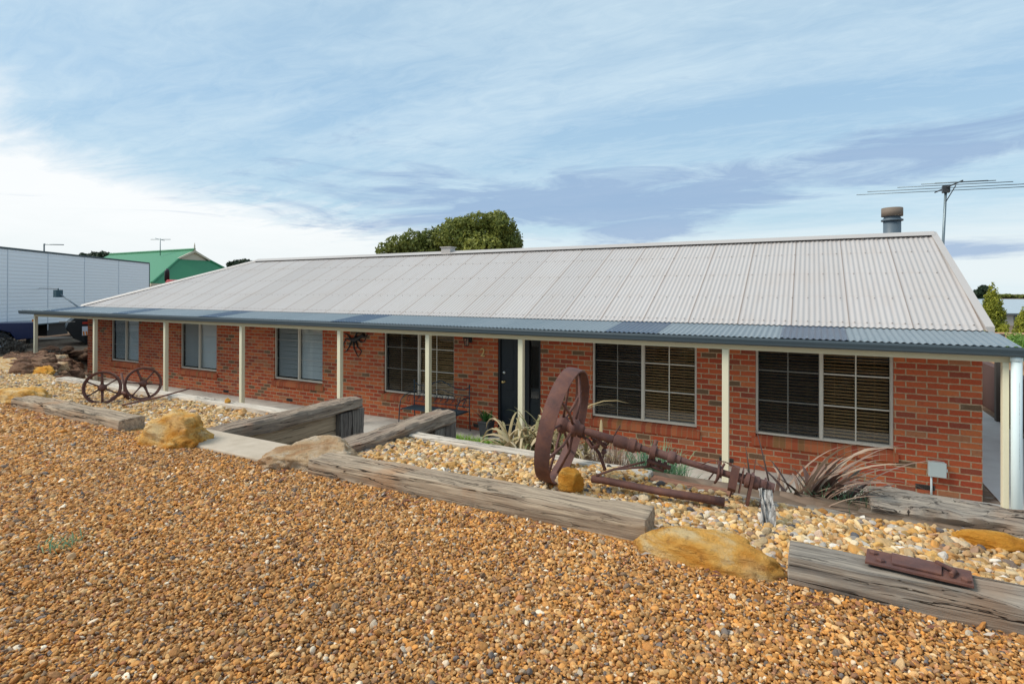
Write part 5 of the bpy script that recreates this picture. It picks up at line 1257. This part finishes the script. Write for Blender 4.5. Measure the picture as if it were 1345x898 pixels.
# trees
def tree(name, label, base, blobs, n, ls, mat, trunk=.3, group=None, cat='tree'):
    t = thing(name, label, cat, tuple(base), group)
    leafcloud('crown', mat, blobs, n, ls, t)
    q = MB(); b_ = V(base); c0 = sum((V(b[0]) for b in blobs), V((0,0,0)))/len(blobs)
    q.tube([b_, b_.lerp(c0,.4)+V((.1,0,0)), c0], [trunk, trunk*.8, trunk*.4], 8)
    for b in blobs[:10]: q.tube([b_.lerp(c0,.45), b_.lerp(c0,.5).lerp(V(b[0]),.5)+V((0,0,-.2)), V(b[0])], [trunk*.45, trunk*.3, trunk*.1], 6)
    q.build('trunk', M['bark'], t); return t
D_ = 45; px2m = D_/f_
bl = []
for px_, py_, r_px, sh in ((508,329,14,.4),(524,322,16,.45),(545,318,18,.35),(568,317,20,.3),(560,330,24,.4),(590,312,22,.5),(597,300,17,.5),(608,296,14,.55),(628,292,17,.5),(648,292,17,.45),(655,288,13,.6),(612,318,26,.6),(640,312,28,.7),(668,312,17,.35),(663,322,22,.5),(634,330,30,.75),(590,335,26,.5),(540,338,26,.4),(662,298,15,.4),(676,320,10,.35)):
    r_ = r_px*px2m; bl.append((near(px_, py_, D_+random.uniform(-1.5,1.5)), (r_, r_*1.2, r_*.82), sh))
b_ = near(610, 384, D_); tree('gum_tree', 'broad bushy green tree standing behind the middle of the ridge', (b_.x, b_.y, .0), bl, 26000, .15, M['gum'], .4)
bl = [(near(px_, 350+dy_, 90), (r_*90/f_, r_*90/f_, r_*.7*90/f_), .4) for px_, dy_, r_ in ((304,-2,6),(313,-3,8),(323,-4,8),(331,-3,6),(316,4,12))]
b_ = near(318, 384, 90); tree('distant_tree', 'small dark tree just right of the green roof', (b_.x,b_.y,0), bl, 2600, .25, M['darkleaf'], .3)
bl = [(near(px_, py_, 75), (r_*75/f_, r_*75/f_, r_*.7*75/f_), .35) for px_, py_, r_ in ((110,336,5),(124,337,8),(136,336,8),(146,337,6),(130,345,14))]
b_ = near(128, 384, 75); tree('distant_tree', 'dark treetop showing above the right half of the trailer', (b_.x,b_.y,0), bl, 2600, .22, M['darkleaf'], .3)
# golden cypresses
def cypress(px_, top, bot, D, wpx, label, n):
    b_ = near(px_, bot, D); t_ = near(px_, top, D); base = V((b_.x, b_.y, 0)); Hh = t_.z; w = wpx*D/f_/2
    t = thing('golden_cypress', label, 'cypress', tuple(base), 'cypresses beyond the side path')
    bl = []
    for k in range(26):
        u_ = k/25; rr_ = w*(1.02*(1-u_)**.55*min(1,.55+u_*2.2))*.62; 
        for j in range(3 if u_ < .8 else 1):
            a_ = random.uniform(0,6.28); o_ = rr_*.55 if u_ < .9 else 0
            bl.append((base+V((o_*math.cos(a_), o_*math.sin(a_), .35+u_*(Hh-.55))), (rr_, rr_, .32), .55+.3*math.sin(k*2.1+j)))
    leafcloud('crown', M['gold'], bl, n, .055, t)
    q = MB(); q.tube([base, base+V((0,0,Hh*.8))], [.12,.03], 8); q.build('trunk', M['bark'], t)
cypress(1304, 369, 440, 28, 40, 'tall narrow golden cypress right of the gable', 16000)
cypress(1344, 402, 445, 25, 32, 'second golden cypress cut by the right edge of the photo', 7000)
c_ = near(1318, 432, 27); tt = thing('golden_cypress', 'low golden conifer at the foot of the tall cypress', 'cypress', (c_.x,c_.y,0), 'cypresses beyond the side path')
leafcloud('crown', M['gold'], [(V((c_.x,c_.y,.4)),(.3,.3,.5),.7),(V((c_.x,c_.y,.85)),(.2,.2,.45),.8)], 1800, .05, tt); q = MB(); q.tube([(c_.x,c_.y,0),(c_.x,c_.y,.9)], [.06,.02], 6); q.build('trunk', M['bark'], tt)
# hedge beside the fence
hp = thing('hedge', 'bright green leafy hedge above the brown fence on the right', 'hedge', (3.2,12,0))
bl = []
for k in range(11):
    D = 13+ .7*k; c_ = near(1352-3.0*k, 455-1.1*k, D); bl.append((c_+V((.1,0,-.1)), (.42,.42,.30), random.uniform(.3,.8)))
leafcloud('foliage', M['hedge'], bl, 7000, .05, hp)
# trees at right distance
bl = [(near(px_, py_, 70), (r_*70/f_, r_*70/f_, r_*.8*70/f_), .4) for px_, py_, r_ in ((1262,390,8),(1275,388,7),(1285,385,6),(1293,380,7),(1290,392,9),(1278,395,8))]
b_ = near(1282, 400, 70); tree('distant_tree', 'dark trees showing past the gable left of the cypress', (b_.x,b_.y,0), bl, 3600, .17, M['darkleaf'], .2)
bl = [(near(px_, py_, 60), (r_*60/f_, r_*60/f_, r_*.6*60/f_), .5) for px_, py_, r_ in ((1276,400,7),(1286,402,7),(1268,399,6))]
b_ = near(1279, 408, 60); tree('red_shrub', 'reddish shrub below the dark trees left of the cypress', (b_.x,b_.y,0), bl, 1500, .14, M['redleaf'], .1, cat='shrub')
for k, (px_, w_) in enumerate(((1322,26),(1345,30),(1372,34))):
    bl = [(near(px_+random.uniform(-w_/2,w_/2), 388.5+random.uniform(-1,1.5), 260), (w_*.30*260/f_, 2, 2.4*260/f_), random.uniform(.2,.6)) for _ in range(5)]
    b_ = near(px_, 393, 260); tree('distant_tree', 'low line of far olive trees on the horizon behind the shed', (b_.x,b_.y,-1), bl, 1200, .5, M['gum'], .3, group='trees on the horizon')
# shed
so_ = near(1288, 411, 40); sd_ = V((.96,.28,0)); ls_ = local((so_.x, so_.y, 0), sd_)
sh = thing('farm_shed', 'pale metal shed with grey-blue roof behind the cypress', 'shed', (so_.x, so_.y, 0))
ZE = so_.z; ZR = near(1300,395,40).z
q = MB(); lbox(q, 0, 9, -6, 0, 0, ZE-.02, ls_); q.build('wall', plain('beige_wall', (.50,.46,.41), .7), sh)
q = MB(); q.add([ls_(-.2,.15,ZE),ls_(9.2,.15,ZE),ls_(9.2,-3.2,ZR+.1),ls_(-.2,-3.2,ZR+.1),ls_(9.2,-6.4,ZE),ls_(-.2,-6.4,ZE)], [(0,1,2,3),(3,2,4,5)]); q.build('roof', plain('pale_blue_roof', (.40,.46,.50), .5), sh)
q = MB(); lbox(q, -.2, 9.2, .10, .22, ZE-.13, ZE-.01, ls_); lbox(q, 2.05, 2.30, .005, .03, .1, ZE-.13, ls_); q.build('gutter', plain('shed_gutter', (.13,.15,.16), .5), sh)

# fence, posts and bank along the side path
fn = thing('brown_fence', 'dark brown steel fence panel at the right edge past the downpipe', 'fence', (1.72,4.0,0))
FM = plain('plum_brown_steel', (.085,.045,.05), .5)
q = MB()
for k in range(24): q.box((1.70+.012*(k % 2),2.1+.11*k,.02),(1.74+.012*(k % 2),2.1+.11*k+.108,1.50))
q.build('fence_panel', FM, fn)
q = MB(); q.box((1.695,2.1,1.50),(1.765,4.76,1.54)); q.build('top_rail', FM, fn)
tp = thing('verandah_style_post', 'tall dark timber post at the end of the side path', 'post', (1.62,6.2,0)); tp.name = 'timber_post'
q = MB(); q.box((1.53,6.12,0),(1.68,6.27,1.9)); q.build('post_shaft', plain('brown_grey_post', (.10,.085,.07), .8), tp, .005)
wl = tag((lambda q: (q.box((1.75,5.0,0),(1.95,8.6,1.05)), q.build('low_brick_wall', plain('dark_brick', (.11,.06,.05), .9)))[1])(MB()), 'low dark brick retaining wall behind the timber post', 'wall')
q = MB(); bnk = [(.4,8.2,0),(2.4,8.6,0),(5,9,.8),(5,14,1.5),(.3,14,1.4),(.25,10,.75)]
q.add([(-.5,9.0,-.02),(1.7,8.7,-.02),(6,8.0,1.0),(9,16,1.45),(-3,16,1.35),(-.4,10.4,1.0),(1.6,10.2,1.05)], [(0,1,6,5),(1,2,3,6),(5,6,3,4)])
tag(q.build('earth_bank', varied('orange_earth', (.36,.19,.10), (.50,.30,.17), 3, .95)), kind='structure')
bs = thing('low_shrub', 'low dark shrub at the corner of the earth bank behind the house', 'shrub', (.9,8.4,0))
leafcloud('foliage', M['drybush'], [(V((1.2,8.4,.35)),(.5,.4,.40),.3),(V((.8,8.9,.6)),(.5,.4,.4),.5)], 2200, .04, bs)
